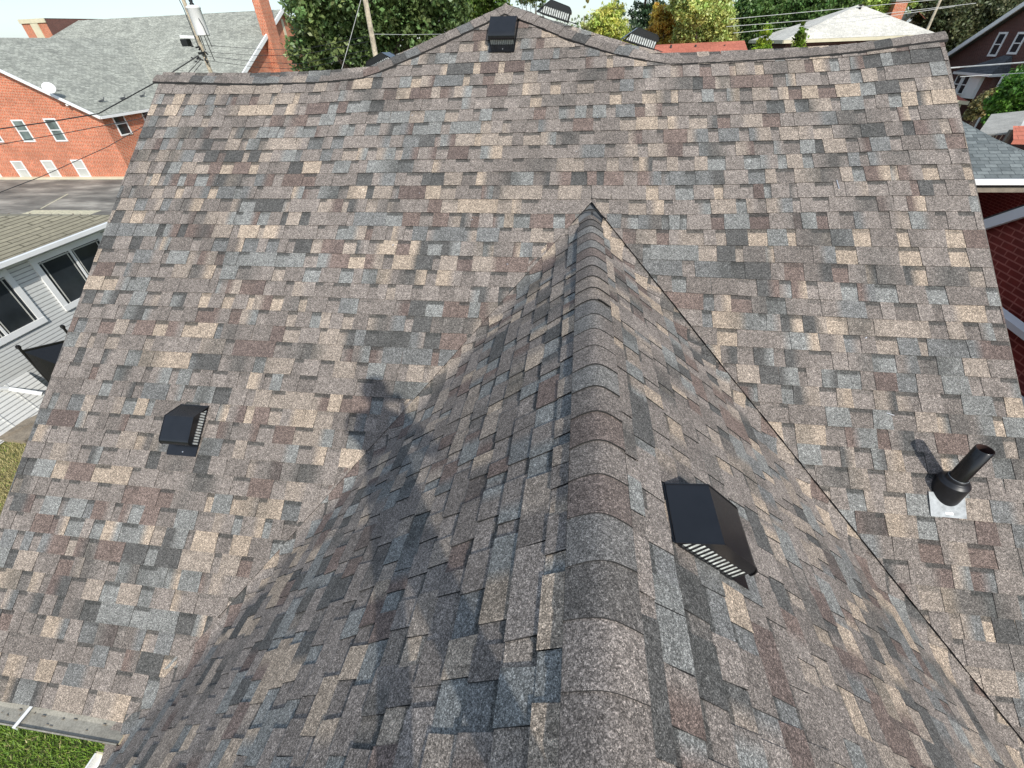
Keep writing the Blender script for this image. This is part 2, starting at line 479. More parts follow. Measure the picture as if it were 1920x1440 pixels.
for side, seed in ((-1, 5), (1, 23)):
    fl = Field(); rng = random.Random(seed); wm[side] = wing_map_side(side)
    lim = (1/NQ, M_/NQ, Y0C/NQ + CUT + .045)
    n = 0; s = .05+.16
    while s < TW+.02:
        s_t, s_b = s-EXPW, s
        yend = Y0C - s_t*M_ + .14*NQ+.1
        course(fl, rng, -2.2, yend, s_t, s_b, [(-2.2, yend, [lim] + ([(0, -1, -.105)] if n == 0 else []))], fine=near_crease, hk=(1.9 if side < 0 else 1.3), tk=.0036, wide=.12, sjit=.0025)
        s += EXPW; n += 1
    o = hchild(fl.build('wing_roof', wm[side], None))

def wing_pt(side, y, t, h=0.0): return Vector(wm[side](np.array([[y, t, h]]))[0])

# cap shingles over the wing ridge
cw = Field(); rng = random.Random(3)
def capc():
    k = rng.uniform(.88, 1.02); return tuple((v*.65+m*.35)*k for v, m in zip(rng.choices(PALC, [6, 6, .5, .1, 1.2, 2, 1.2, 2.2, 1.5])[0], PALC[1]))
CE = .16174
def cap_profile(u, raise_):
    return ZA + raise_ - math.tan(B)*(math.sqrt(u*u+.048**2)) + .041
CAPW = .107
y = .5148 - CE*14
ks = []
while y < 3.92:
    ks.append(y); y += CE
for ki, y0 in enumerate(ks):
    c = capc(); c2 = capc() if rng.random() < .25 else c
    skew = rng.uniform(-.006, .006); lift = rng.uniform(0, .004)
    if abs(y0-(.5148+CE*11)) < .05: lift = .013
    us = [(-CAPW*.985) + 2*CAPW*.985*j/22 for j in range(23)]
    fr = [0, .02, .08, .16174*1.02, .30]
    for i in range(22):
        for j in range(4):
            q = []; cc = []
            for (uu, ff) in ((us[i], fr[j]), (us[i+1], fr[j]), (us[i+1], fr[j+1]), (us[i], fr[j+1])):
                rz = .012*(1-min(1, ff/.3)) + (lift*max(0, 1-ff/.1))*(1 if uu > 0.02 else .35)
                Yq = y0+ff+skew*uu/CAPW
                q.append((XR0+uu, Yq, cap_profile(uu, rz)+.003*math.sin(y0*5))); 
                t = min(1, max(0, (uu/CAPW+.4))); cc.append(tuple(p+(r-p)*t for p, r in zip(c, c2)))
            cw.add(q, cc, 0)
        q = []
        for (uu, dz) in ((us[i], 0), (us[i], -.008), (us[i+1], -.008), (us[i+1], 0)):
            q.append((XR0+uu, y0+skew*uu/CAPW, cap_profile(uu, .012+lift*(1 if uu > 0.02 else .35)+dz)+.003*math.sin(y0*5)))
        cw.add(q, [DARK]*4, 1)
    for uu in (us[0], us[-1]):
        q = [(XR0+uu, y0+ff, cap_profile(uu, r_)) for ff, r_ in ((0, .013), (0, -.016), (CE, -.018), (CE, .006))]
        if uu > 0: q = q[::-1]
        cw.add(q, [DARK]*4, 1)
def ident(P): return P
hchild(cw.build('wing_ridge_cap', ident, None))
# flashing lip where the wing ridge runs into the slope
mb = MB()
pt = lambda u_, s_, h_=.02: main_pt(u_, s_, h_)
mb.tube([pt(XR0-.15, S_AP+.06, .01), pt(XR0-.07, S_AP-.03, .03), pt(XR0-.02, S_AP-.055, .034), pt(XR0+.035, S_AP-.05, .03), pt(XR0+.13, S_AP+.03, .014)], .0045, M_EDGE, 6)
hchild(mb.build('ridge_end_sealant'))

# caps over the main ridge and the two hips
def cap_line(path, name, fdir, bdir, seed, wf=.125, wb=.13, dirn=1):
    """path: points along the ridge; fdir/bdir(k): unit directions down the front and the back slope"""
    f = Field(); r = random.Random(seed)
    P = [Vector(p) for p in path]; acc = [0]
    for k in range(len(P)-1): acc.append(acc[-1]+(P[k+1]-P[k]).length)
    L = acc[-1]
    def ev(s):
        s = max(0, min(L, s))
        for k in range(len(P)-1):
            if s <= acc[k+1] or k == len(P)-2:
                t = (s-acc[k])/max(1e-9, acc[k+1]-acc[k]); 
                fd = (fdir[k].lerp(fdir[k+1], t)).normalized(); bd = (bdir[k].lerp(bdir[k+1], t)).normalized()
                return P[k].lerp(P[k+1], t), fd, bd
    s = 0
    while s < L-.01:
        e_ = .150; s1 = min(L, s+e_+.02)
        c = tuple(v*.92 for v in r.choices(PALC, [6, 7, .25, .05, 1, 1.6, .7, .8, .4])[0]); kk = r.uniform(.9, 1.07); c = tuple(v*kk for v in c)
        NU = 10
        for i in range(NU):
            for (sa_, sb_, ha, hb_) in ((s, s+(s1-s)/2, .010, .0075), (s+(s1-s)/2, s1, .0075, .005)):
                q = []
                for (tt, ss, hh) in ((i/NU, sa_, ha), ((i+1)/NU, sa_, ha), ((i+1)/NU, sb_, hb_), (i/NU, sb_, hb_)):
                    q.append(capt(ev, ss, tt, hh, wf, wb))
                f.add([tuple(x) for x in q], [c]*4, 0)
            q = [capt(ev, s, i/NU, .010, wf, wb), capt(ev, s, i/NU, -.002, wf, wb), capt(ev, s, (i+1)/NU, -.002, wf, wb), capt(ev, s, (i+1)/NU, .010, wf, wb)]
            f.add([tuple(x) for x in q], [DARK]*4, 1)
        for tt in (0, 1):
            q = [capt(ev, s, tt, .011, wf, wb), capt(ev, s, tt, -.012, wf, wb), capt(ev, s+e_, tt, -.012, wf, wb), capt(ev, s+e_, tt, .007, wf, wb)]
            f.add([tuple(x) for x in q], [DARK]*4, 1)
        s += e_
    return hchild(f.build(name, ident, None))
def capt(ev, s, tt, h, wf, wb):
    p, fd, bd = ev(s)
    a_ = p + fd*wf; b_ = p + bd*wb
    up = -(fd+bd); up = up.normalized() if up.length > .05 else Vector((0, 0, 1))
    if up.z < 0: up = -up
    # quadratic over the ridge point, rounded
    m = p + up*.004
    q = a_.lerp(m, tt).lerp(m.lerp(b_, tt), tt)
    q2 = a_.lerp(p, tt*2) if tt < .5 else p.lerp(b_, (tt-.5)*2)
    return q.lerp(q2, .45) + up*(h+.014)
FD = Vector((0, -ca, -sa)); BD = Vector((0, ca, -sa))
def rp(x, s=None): return main_pt(x, -.001 if s is None else s, .0) if s is not None else Vector((x, D-ridge_s(x)*ca, HR-ridge_s(x)*sa))
xs = [-4.62, -4.2, -3.8, -3.4, -3.0, -2.7, -2.4, -2.25]
hl = [(-2.10, -.06), (-1.90, -.17), (-1.66, -.30), (-1.42, -.44), (-1.2, -.57), (-1.0, -.69), (-.82, -.79)]
hr = [(-.60, -.68), (-.335, -.53), (-.16, -.42), (.07, -.31), (.33, -.19), (.55, -.12)]
xr_ = [.8, 1.2, 1.6, 2.0, 2.4, 2.85, 3.15]
def hp(x, s): return Vector((x, D - s*ca, HR - s*sa))
def side_dirs(p, q):
    """down-slope directions square to a hip running p -> q: on the front slope and on the side slope"""
    t = (q-p).normalized(); nm = Vector((0, -sa, ca)); f_ = nm.cross(t)
    if f_.z > 0: f_ = -f_
    ns = t.cross(Vector((0, 1, 0)));
    if ns.z < 0: ns = -ns
    b_ = ns.cross(t)
    if b_.y < 0: b_ = -b_
    return f_.normalized(), b_.normalized()
APEX = hp(-.82, -.79)
fL, bL = side_dirs(hp(-2.1, -.06), APEX); fR, bR = side_dirs(APEX, hp(.6, -.1))
pathL = [rp(x) for x in xs] + [hp(*p) for p in hl]
fdL = [FD]*7 + [FD.lerp(fL, .3)] + [fL]*len(hl); bdL = [BD]*7 + [BD.lerp(bL, .3)] + [bL]*len(hl)
cap_line(pathL, 'ridge_cap', fdL, bdL, 4)
pathR = ([rp(x) for x in xr_][::-1]) + [hp(*p) for p in hr][::-1] + [APEX]
fdR = [FD]*7 + [fR]*7; bdR = [BD]*7 + [bR]*7
cap_line(pathR, 'ridge_cap', fdR, bdR, 9)
# closing cap on the peak
f = Field(); cpk = tuple(v*.9 for v in PALC[0])
for i in range(8):
    th0, th1 = -1.15+2.3*i/8, -1.15+2.3*(i+1)/8
    for (r0, r1, z0, z1) in ((0, .10, .034, .028), (.10, .2, .028, .006)):
        q = []
        for th, rr, zz in ((th0, r0, z0), (th1, r0, z0), (th1, r1, z1), (th0, r1, z1)):
            x_ = math.sin(th)*rr*1.05; dn = math.cos(th)*rr*.75
            q.append(tuple(APEX + Vector((x_, 0, 0)) + FD*dn*.8 + Vector((0, 0, -abs(x_)*.50)) + Vector((0, -sa, ca))*zz))
        f.add(q[::-1], [cpk]*4, 0)
hchild(f.build('peak_cap', ident, None))

# plain decks, side slopes behind the hips, rear slope and walls
dk = MB(); MD = M_DARKROOF
def mp(x, s, h=-.02): return Vector((x, D - s*ca - h*sa, HR - s*sa + h*ca))
dk.poly([mp(XL, .06), mp(XL, 5.85), mp(XRT, 5.85), mp(XRT, .06)], MD)
dk.poly([mp(-2.2, .06), mp(.8, .06), mp(-.82, -.76)], MD)
YB = 2*D+.2
zr = lambda y_: HR-.05-(y_-D)*math.tan(A)
dk.poly([(XL, D, HR-.05), (XRT, D, HR-.05), (XRT, D+5, zr(D+5)), (XL, D+5, zr(D+5))], MD)
ap = APEX - Vector((0, 0, .02)); cl = hp(-2.18, 0)-Vector((0, 0, .02)); cr_ = hp(.72, -.05)-Vector((0, 0, .02))
for c_ in (cl, cr_):
    c2 = c_ + Vector((0, 4.2, 0)); a2 = ap + Vector((0, 3.6, 0))
    dk.poly([ap, c_, c2, a2] if c_ is cr_ else [ap, a2, c2, c_], MD)
    low = Vector((c_.x + (.3 if c_ is cr_ else -.3), c_.y, c_.z-.12)); low2 = low+Vector((0, 4.2, 0))
    dk.poly([c_, low, low2, c2] if c_ is cr_ else [c_, c2, low2, low], MD)
# wing decks
ZE = ZA-TW*sb
for side in (-1, 1):
    e0 = Vector((XR0+side*TW*cb, -5.5, ZE-.03)); e1 = Vector((XR0+side*TW*cb, D-(HR-ZE)/math.tan(A)-.02, ZE-.03))
    r0 = Vector((XR0+side*.05, -5.5, ZA-.03-.05*math.tan(B))); r1 = Vector((XR0+side*.05, Y0C-.02, ZA-.03-.05*math.tan(B)))
    dk.poly([r0, e0, e1, r1] if side < 0 else [r0, r1, e1, e0], MD)
hchild(dk.build('roof_deck'))
wl = MB(); yE = D-5.84*ca
wl.box((XL+.25, yE+.35, GZ), (XRT-.25, D+4.6, HR-5.84*sa-.05), M_BRICKB)
wl.box((XR0-TW*cb+.35, -5.2, GZ), (XR0+TW*cb-.35, yE+.3, ZE-.05), M_BRICKB)
for xx in (XL+.25, XRT-.25):
    pts = [(xx, yE+.35, ZE+.0), (xx, D+4.6, ZE), (xx, D+.0, HR-.12)]
    wl.poly(pts if xx > 0 else pts[::-1], M_BRICKB)
hchild(wl.build('wall'))
# rake boards and drip edges
for xx, sg in ((XL, -1), (XRT, 1)):
    fb = MB()
    fb.beam(mp(xx-sg*.02, .02, -.09), mp(xx-sg*.02, 5.84, -.09), .025, .15, M_WHITE, (0, -sa, ca))
    hchild(fb.build('rake_board')); fb = MB()
    fb.beam(mp(xx+sg*.006, -.0, -.012), mp(xx+sg*.006, 5.84, -.012), .012, .02, M_GUTTERO, (0, -sa, ca)); hchild(fb.build('drip_edge'))
fb = MB()
fb.box((XL, yE+.02, ZE-.13), (XR0-TW*cb-.02, yE+.045, ZE+.02), M_WHITE)
hchild(fb.build('fascia'))
# gutter along the lower left eave
g = MB(); gx0, gx1 = XL-.02, -2.905; gz = HR-5.84*sa; gy = yE
prof = [(0.01, -.016), (-.03, -.030), (-.112, -.024), (-.118, -.008), (-.125, -.008), (-.126, -.014)]
for i in range(len(prof)-1):
    (y0_, z0_), (y1_, z1_) = prof[i], prof[i+1]
    g.poly([(gx0, gy+y0_, gz+z0_), (gx0, gy+y1_, gz+z1_), (gx1, gy+y1_, gz+z1_), (gx1, gy+y0_, gz+z0_)], M_GUTTER)
g.poly([(gx0, gy-.126, gz-.012), (gx0, gy-.120, gz-.058), (gx1, gy-.120, gz-.058), (gx1, gy-.126, gz-.012)][::-1], M_GUTTERO)
g.poly([(gx0, gy-.120, gz-.058), (gx0, gy-.098, gz-.105), (gx1, gy-.098, gz-.105), (gx1, gy-.120, gz-.058)][::-1], M_GUTTERO)
g.poly([(gx0, gy-.098, gz-.105), (gx0, gy-.002, gz-.105), (gx1, gy-.002, gz-.105), (gx1, gy-.098, gz-.105)][::-1], M_GUTTERO)
g.poly([(gx1, gy, gz-.02), (gx1, gy-.12, gz-.02), (gx1, gy-.098, gz-.105), (gx1, gy, gz-.105)], M_CREAM)
for k in range(26):
    xx = gx0 + (gx1-gx0)*RNG.random(); yy = gy-.01-.08*RNG.random()
    g.box((xx, yy, gz-.030), (xx+RNG.uniform(.004, .03), yy+RNG.uniform(.003, .008), gz-.020), M_WOOD)
gt = hchild(g.build('gutter'))
st = MB(); st.box((-3.73, gy-.13, gz-.004), (-3.705, gy+.03, gz+.000), M_WHITE); st.box((-3.73, gy-.134, gz-.03), (-3.705, gy-.130, gz-.000), M_WHITE)
o = st.build('gutter_strap'); o.parent = gt; o.matrix_parent_inverse = gt.matrix_world.inverted()
g = MB(); wx = XR0-TW*cb
g.box((wx-.045, -5.2, ZE-.11), (wx-.035, gy-.16, ZE-.03), M_WHITE)
g.box((wx-.13, -5.2, ZE-.115), (wx-.045, gy-.16, ZE-.10), M_WHITE)
g.box((wx-.14, -5.2, ZE-.115), (wx-.128, gy-.16, ZE-.03), M_WHITE)
g.box((wx-.14, gy-.165, ZE-.115), (wx-.035, gy-.155, ZE-.03), M_CREAM)
g.box((wx-.05, gy-.30, ZE-.034), (wx+.03, gy-.14, ZE-.026), M_CREAM)
hchild(g.build('wing_gutter'))

# ------------------------------------------------------------------ roof vents
def frame(origin, yaxis, zaxis):
    y_ = Vector(yaxis).normalized(); z_ = Vector(zaxis).normalized(); x_ = y_.cross(z_).normalized(); z_ = x_.cross(y_)
    return Matrix(((x_.x, y_.x, z_.x, origin[0]), (x_.y, y_.y, z_.y, origin[1]), (x_.z, y_.z, z_.z, origin[2]), (0, 0, 0, 1)))
HWID = .128
def rounded(prof, n=5):
    return prof
HP_ = [(0.0, .006), (.118, .126), (.30, .118)]
for k in range(1, 8):
    th = k/7*math.radians(97); HP_.append((.30+.042*math.sin(th), .118-.042+.042*math.cos(th)))
def make_vent(name, label, M, group='black slant back vents on the shingle roof'):
    root = empty(name, mat=M); tag(root, label, 'roof vent', group)
    h = MB(); w = HWID
    for i in range(len(HP_)-1):
        (s0, h0), (s1, h1) = HP_[i], HP_[i+1]
        h.poly([(-w, -s0, h0), (-w, -s1, h1), (w, -s1, h1), (w, -s0, h0)], M_BLACK)
        h.poly([(-w, -s0, h0-.004), (w, -s0, h0-.004), (w, -s1, h1-.004), (-w, -s1, h1-.004)], M_BLACK)
    tail = [(.334, .070), (.068, .070)]
    for sg in (-1, 1):
        pl = [(sg*w, -s_, h_) for s_, h_ in HP_+tail]
        h.poly(pl if sg > 0 else pl[::-1], M_BLACK)
        pl = [(sg*(w-.003), -s_, h_) for s_, h_ in HP_+tail]
        h.poly(pl if sg < 0 else pl[::-1], M_BLACK)
        # rolled seam standing proud of the side
        for i in range(len(HP_)-1):
            (s0, h0), (s1, h1) = HP_[i], HP_[i+1]
            h.beam((sg*(w+.0015), -s0, h0), (sg*(w+.0015), -s1, h1), .005, .005, M_BLACK, (0, 0, 1))
    h.build('hood', root)
    s = MB(); wi = w-.006
    for sg in (-1, 1):
        pl = [(sg*wi, -.035, .004), (sg*wi, -.33, .004), (sg*wi, -.33, .078), (sg*wi, -.078, .078)]
        s.poly(pl if sg < 0 else pl[::-1], M_SCREEN)
    s.poly([(-wi, -.33, .004), (wi, -.33, .004), (wi, -.33, .076), (-wi, -.33, .076)], M_SCREEN)
    s.build('screen', root)
    b_ = MB()
    for sg in (-1, 1):
        for k in range(13):
            yy = -.06-k*.0225
            b_.box((sg*wi-.004 if sg < 0 else sg*wi, yy-.0035, .0), (sg*wi if sg < 0 else sg*wi+.004, yy+.0035, .074 if k else .05), M_BLACK)
        b_.box((sg*wi-.006, -.334, .0), (sg*wi+.006, -.03, .007), M_BLACK)
    for k in range(14):
        xx = -wi+.004+k*(2*wi-.008)/13
        b_.box((xx-.002, -.334, 0), (xx+.002, -.33, .074), M_BLACK)
    b_.box((-wi, -.337, 0), (wi, -.33, .008), M_BLACK)
    b_.build('grille_bars', root)
    fl_ = MB(); fl_.box((-w-.004, -.422, .0095), (w+.004, .0, .0125), M_BLACK)
    fo = fl_.build('flange', root)
    nn = MB(); nn.lathe([(0.0001, .016), (.005, .0155), (.0055, .0125)], (.01, -.39, 0), M_NAIL, 10); nn.build('nail', root)
    return root
nmain = (0, -sa, ca); ymain = (0, ca, sa)
v0 = make_vent('roof_vent', 'black vent with side grille standing on the lower left of the main slope', frame(mp(-3.068, 3.561, .004), ymain, nmain))
v0.scale = (1, 1, 1)
def vent_copy(label, M):
    c = copy_tree(v0); c.matrix_world = M; c['label'] = label; return c
vent_copy('black vent facing front just below the peak of the shingle roof', frame(mp(-.795, -.585, .004), (Vector(ymain)+Vector((.035, 0, 0))), nmain))
vent_copy('largest black vent, on the cross gable slope just right of its ridge', frame(wing_pt(1, 1.033, .352, .006), (-cb, 0, sb), (sb, 0, cb)))
# vents on the side slopes behind the hips
def side_frame(x, y_, c_, sg, up_=.052):
    d = Vector((c_.x-ap.x, 0, c_.z-ap.z)).normalized()
    t = (x-ap.x)/(c_.x-ap.x); z_ = ap.z + (c_.z-ap.z)*t
    n_ = Vector((-d.z*sg, 0, d.x*sg)); 
    if n_.z < 0: n_ = -n_
    return frame((x, y_, z_+up_), -d, n_)
vent_copy('upper of two black vents peeking over the right hip, near the peak', side_frame(-.50, 5.86, cr_, 1))
vent_copy('lower of two black vents peeking over the right hip, near the orange roof', side_frame(.365, 5.62, cr_, 1))
vent_copy('black vent half hidden behind the left hip in front of the big tree', side_frame(-2.00, 5.70, cl, -1, .018))

def scuff(x_, s_, l, w_, an):
    a_, b_ = math.cos(an)*l/2, math.sin(an)*l/2; c_, d_ = -math.sin(an)*w_/2, math.cos(an)*w_/2
    q = [main_pt(x_+sx*a_+sy*c_, s_+sx*b_+sy*d_, .0125) for sx, sy in ((-1, -1), (-1, 1), (1, 1), (1, -1))]
    sc = MB(); sc.poly(q, M_NAIL); hchild(sc.build('chalk_scuff'))
scuff(2.12, 1.42, .085, .006, 1.45); scuff(2.28, 3.28, .05, .004, .3)
for k in range(12): scuff(RNG.uniform(-4.2, 2.9), RNG.uniform(.2, 3.4), RNG.uniform(.006, .018), .005, RNG.uniform(0, 3))
# ------------------------------------------------------------------ plumbing pipe
PB = mp(2.565, 3.775, .012)
pipe = empty('plumbing_vent_pipe', PB); tag(pipe, 'black plumbing vent pipe in a rubber boot on the right of the main slope', 'vent pipe')
m = MB(); R_ = .047
m.lathe([(R_, .02), (R_, .385), (R_-.005, .387)], (0, 0, 0), M_BLACK2, 36); m.lathe([(R_-.005, .387), (R_-.006, .25), (R_-.006, .05)], (0, 0, 0), M_RUST, 36)
m.lathe([(.0001, .05), (R_-.006, .05)], (0, 0, 0), M_RUST, 24)
o = m.build('pipe', pipe, True)
o.data.polygons.foreach_set('use_smooth', [True]*len(o.data.polygons))
m = MB(); m.lathe([(R_+.002, .125), (R_+.006, .127), (R_+.010, .120), (R_+.011, .104), (R_+.012, .102), (.072, .098), (.074, .096), (.083, .082), (.086, .080), (.0865, .078), (.088, .04), (.090, -.06), (.09, -.09)], (0, 0, 0), M_RUBBER, 36)
m.build('rubber_boot', pipe, True)
m = MB(); m.lathe([(R_+.0035, .1275), (R_+.005, .1275), (R_+.006, .1255)], (0, 0, 0), M_GALV, 36)
m.build('boot_rim', pipe, True)
m = MB()
def pl(x_, s_, h_): return mp(x_, s_, h_)-PB
zz = .014
a_ = [(2.448, 3.80), (2.440, 3.958), (2.652, 3.958), (2.664, 3.80)]
m.poly([pl(x_, s_, zz) for x_, s_ in a_], M_GALV)
m.poly([pl(2.440, 3.958, zz), pl(2.440, 3.958, .006), pl(2.652, 3.958, .006), pl(2.652, 3.958, zz)], M_GALV)
m.poly([pl(2.53, 3.925, zz+.001), pl(2.53, 3.94, zz+.001), pl(2.575, 3.94, zz+.001), pl(2.575, 3.925, zz+.001)], M_NAIL)
m.build('flashing', pipe)

# ------------------------------------------------------------------ ground
def terrain_mat():
    m_, nt, b = newmat('lawn_and_soil')
    n = noise(nt, .35, 6, .6); n2 = noise(nt, 14, 5, .7); n3 = noise(nt, 90, 3, .7)
    c = mixc(nt, ramp(nt, n, [(.38, 0.), (.62, 1.)]), (.095, .135, .03), (.20, .165, .075))
    c = mixc(nt, ramp(nt, n2, [(.3, .55), (.7, 1.)]), (.02, .035, .008), c)
    c = mixc(nt, ramp(nt, n3, [(.35, .4), (.6, 1.)]), (.03, .045, .01), c)
    lk(nt, c, b.inputs['Base Color']); b.inputs['Roughness'].default_value = .95
    bump(nt, b, n3, .6, .03); return m_
M_TER = terrain_mat()
def asphalt_mat():
    m_, nt, b = newmat('worn_asphalt')
    tc = nd(nt, 'ShaderNodeTexCoord'); mp_ = nd(nt, 'ShaderNodeMapping'); mp_.inputs['Scale'].default_value = (.35, .9, 1); mp_.inputs['Rotation'].default_value = (0, 0, .5)
    lk(nt, tc.outputs['Object'], mp_.inputs[0])
    n = noise(nt, .9, 6, .62, vec=mp_.outputs[0]); n2 = noise(nt, 60, 2)
    c = ramp(nt, n, [(.34, (.10, .095, .08)), (.5, (.20, .185, .155)), (.66, (.40, .37, .31))])
    c = mixc(nt, ramp(nt, n2, [(.3, .85), (.7, 1.)]), (.04, .04, .04), c)
    lk(nt, c, b.inputs['Base Color']); b.inputs['Roughness'].default_value = .9; return m_
M_ASPH = asphalt_mat()
g = MB(); g.poly([(-900, -300, GZ), (900, -300, GZ), (900, 1500, GZ), (-900, 1500, GZ)], M_TER)
o = g.build('ground'); tag(o, kind='structure')
g = MB(); g.poly([(-75, 15.4, GZ+.012), (-17.5, 15.4, GZ+.012), (-17.5, 34.9, GZ+.012), (-75, 34.9, GZ+.012)], M_ASPH)
o = g.build('parking_lot'); tag(o, kind='structure')
M_YEL = simple('worn_yellow_paint', (.50, .46, .32), .8, 0, .35, 6)
M_CONC = simple('concrete', (.42, .40, .35), .9, 0, .2, 3, fine=30)
g = MB()
for x0 in (-37.3,):
    g.poly([(x0, 26.6, GZ+.017), (x0+.16, 26.6, GZ+.017), (x0-1.7, 30.4, GZ+.017), (x0-1.86, 30.4, GZ+.017)], M_YEL)
o = g.build('parking_marking'); tag(o, kind='structure')
g = MB(); g.poly([(-37.4, 25.0, GZ+.02), (-32, 25.0, GZ+.02), (-32, 26.3, GZ+.02), (-37.4, 26.3, GZ+.02)], M_YEL)
o = g.build('painted_kerb_strip'); tag(o, kind='structure')
# driveway and alley at the right, concrete edge at the left
g = MB(); g.box((-75, 34.9, GZ), (-17.5, 35.2, GZ+.16), M_CREAM); o = g.build('kerb'); tag(o, kind='structure')
g = MB(); g.poly([(3.5, -20, GZ+.012), (5.3, -20, GZ+.012), (5.3, 40, GZ+.012), (3.5, 40, GZ+.012)], M_CONC)
g.poly([(5.3, 7.3, GZ+.012), (24, 7.3, GZ+.012), (24, 22, GZ+.012), (5.3, 22, GZ+.012)], M_CONC)
o = g.build('driveway'); tag(o, kind='structure')

# grass on the near lawn
def grass():
    rs = np.random.default_rng(2); N = 170000; n1 = 100000
    x = np.concatenate([rs.uniform(-9.5, -3.2, n1), rs.uniform(-16.5, -9.5, N-n1)]); y_ = np.concatenate([rs.uniform(-1.6, 3.5, n1), rs.uniform(1.5, 7.4, N-n1)])
    h = rs.uniform(.035, .10, N); w = rs.uniform(.004, .009, N); th = rs.uniform(0, 6.283, N)
    lx, ly = rs.normal(0, .035, N), rs.normal(0, .035, N)
    dx, dy = np.cos(th)*w, np.sin(th)*w
    z = np.full(N, GZ+.0)
    V = np.stack([np.stack([x-dx, y_-dy, z], 1), np.stack([x+dx, y_+dy, z], 1), np.stack([x+lx, y_+ly, z+h], 1)], 1).reshape(-1, 3)
    me = bpy.data.meshes.new('grass'); 
    me.vertices.add(3*N); me.vertices.foreach_set('co', V.ravel()); me.loops.add(3*N); me.loops.foreach_set('vertex_index', np.arange(3*N, dtype=np.int32))
    me.polygons.add(N); me.polygons.foreach_set('loop_start', np.arange(0, 3*N, 3, dtype=np.int32)); me.polygons.foreach_set('loop_total', np.full(N, 3, dtype=np.int32))
    t = rs.random(N); patch = .5+.5*np.sin(x*2.1+np.sin(y_*1.7)*2)*np.cos(y_*1.9)
    dry = (rs.random(N) < .05 + .35*(y_ > 2.6)*(rs.random(N) < .8) + .55*(x < -9.5) + .08*patch)
    gcol = np.stack([.12+.18*t, .24+.20*t, .03+.03*t], 1)*(.75+.5*patch)[:, None]; dcol = np.stack([.36+.2*t, .31+.18*t, .13+.1*t], 1)
    c = np.where(dry[:, None], dcol, gcol); c4 = np.ones((N, 4)); c4[:, :3] = c
    ca_ = me.color_attributes.new('Col', 'FLOAT_COLOR', 'POINT'); ca_.data.foreach_set('color', np.repeat(c4, 3, 0).astype(np.float32).ravel())
    m_, nt, b = newmat('grass_blade'); a__ = nd(nt, 'ShaderNodeAttribute', attribute_name='Col'); lk(nt, a__.outputs['Color'], b.inputs['Base Color']); b.inputs['Roughness'].default_value = .6
    me.materials.append(m_); me.update(); me.validate()
    o = bpy.data.objects.new('grass', me); COL.objects.link(o); tag(o, 'short green lawn grass below the gutter at the lower left', 'grass', kind='stuff')
grass()

# ------------------------------------------------------------------ foliage
def leaf_mat(name, trans=.35):
    m_, nt, b = newmat(name)
    a__ = nd(nt, 'ShaderNodeAttribute', attribute_name='Col')
    lk(nt, a__.outputs['Color'], b.inputs['Base Color']); b.inputs['Roughness'].default_value = .42
    b.inputs['Specular IOR Level'].default_value = .5
    tr = nd(nt, 'ShaderNodeBsdfTranslucent'); lk(nt, a__.outputs['Color'], tr.inputs[0])
    mx = nd(nt, 'ShaderNodeMixShader'); mx.inputs[0].default_value = trans
    out = nt.nodes['Material Output']; lk(nt, b.outputs[0], mx.inputs[1]); lk(nt, tr.outputs[0], mx.inputs[2]); lk(nt, mx.outputs[0], out.inputs[0])
    return m_
M_LEAF = leaf_mat('leaf')
M_BARK = simple('bark', (.10, .075, .055), .95, 0, .4, 6, fine=25)
def crown_mesh(name, blobs, nleaf, size, col, seed, colvar=.5, elong=1.6, clump=.33):
    """blobs: (cx, cy, cz, rx, ry, rz) relative to the trunk base; leaves gather in clumps on the shells of the blobs"""
    rs = np.random.default_rng(seed)
    vol = np.array([b[3]*b[4]*b[5] for b in blobs])**.67; pr = vol/vol.sum()
    nc = max(30, nleaf//26)
    bi = rs.choice(len(blobs), nc, p=pr)
    d = rs.normal(size=(nc, 3)); d /= np.linalg.norm(d, axis=1)[:, None]
    rad = rs.uniform(.35, 1.0, nc)**.45*rs.uniform(.8, 1.12, nc)
    Bm = np.array(blobs)
    C = Bm[bi, :3] + d*Bm[bi, 3:]*rad[:, None]
    ccol = rs.uniform(1-colvar, 1+colvar, nc)
    hue = rs.uniform(-.12, .12, nc)
    ci = rs.integers(0, nc, nleaf)
    rr = Bm[bi, 3:].min(1)[ci]*clump
    P = C[ci] + rs.normal(size=(nleaf, 3))*rr[:, None]*np.array([.55, .55, .38])
    n = rs.normal(size=(nleaf, 3)) + np.array([0, 0, .6]); n /= np.linalg.norm(n, axis=1)[:, None]
    r = rs.normal(size=(nleaf, 3)); u = np.cross(n, r); u /= np.linalg.norm(u, axis=1)[:, None]; v = np.cross(n, u)
    s = size*rs.uniform(.6, 1.35, nleaf)
    u *= (s*elong*.5)[:, None]; v *= (s*.5)[:, None]; k = n*(s*.16)[:, None]
    V = np.stack([P-u, P-v*.9+k, P+u, P+v*.9+k], 1).reshape(-1, 3)
    N = nleaf
    me = bpy.data.meshes.new(name)
    me.vertices.add(4*N); me.vertices.foreach_set('co', V.ravel()); me.loops.add(4*N); me.loops.foreach_set('vertex_index', np.arange(4*N, dtype=np.int32))
    me.polygons.add(N); me.polygons.foreach_set('loop_start', np.arange(0, 4*N, 4, dtype=np.int32)); me.polygons.foreach_set('loop_total', np.full(N, 4, dtype=np.int32))
    cc = np.array(col)[None, :]*(ccol[ci]*rs.uniform(.75, 1.3, N))[:, None]; cc[:, 0] *= 1+hue[ci]*1.5; 
    c4 = np.ones((N, 4)); c4[:, :3] = np.clip(cc, 0, .9)
    ca_ = me.color_attributes.new('Col', 'FLOAT_COLOR', 'POINT'); ca_.data.foreach_set('color', np.repeat(c4, 4, 0).astype(np.float32).ravel())
    me.materials.append(M_LEAF); me.update()
    return me
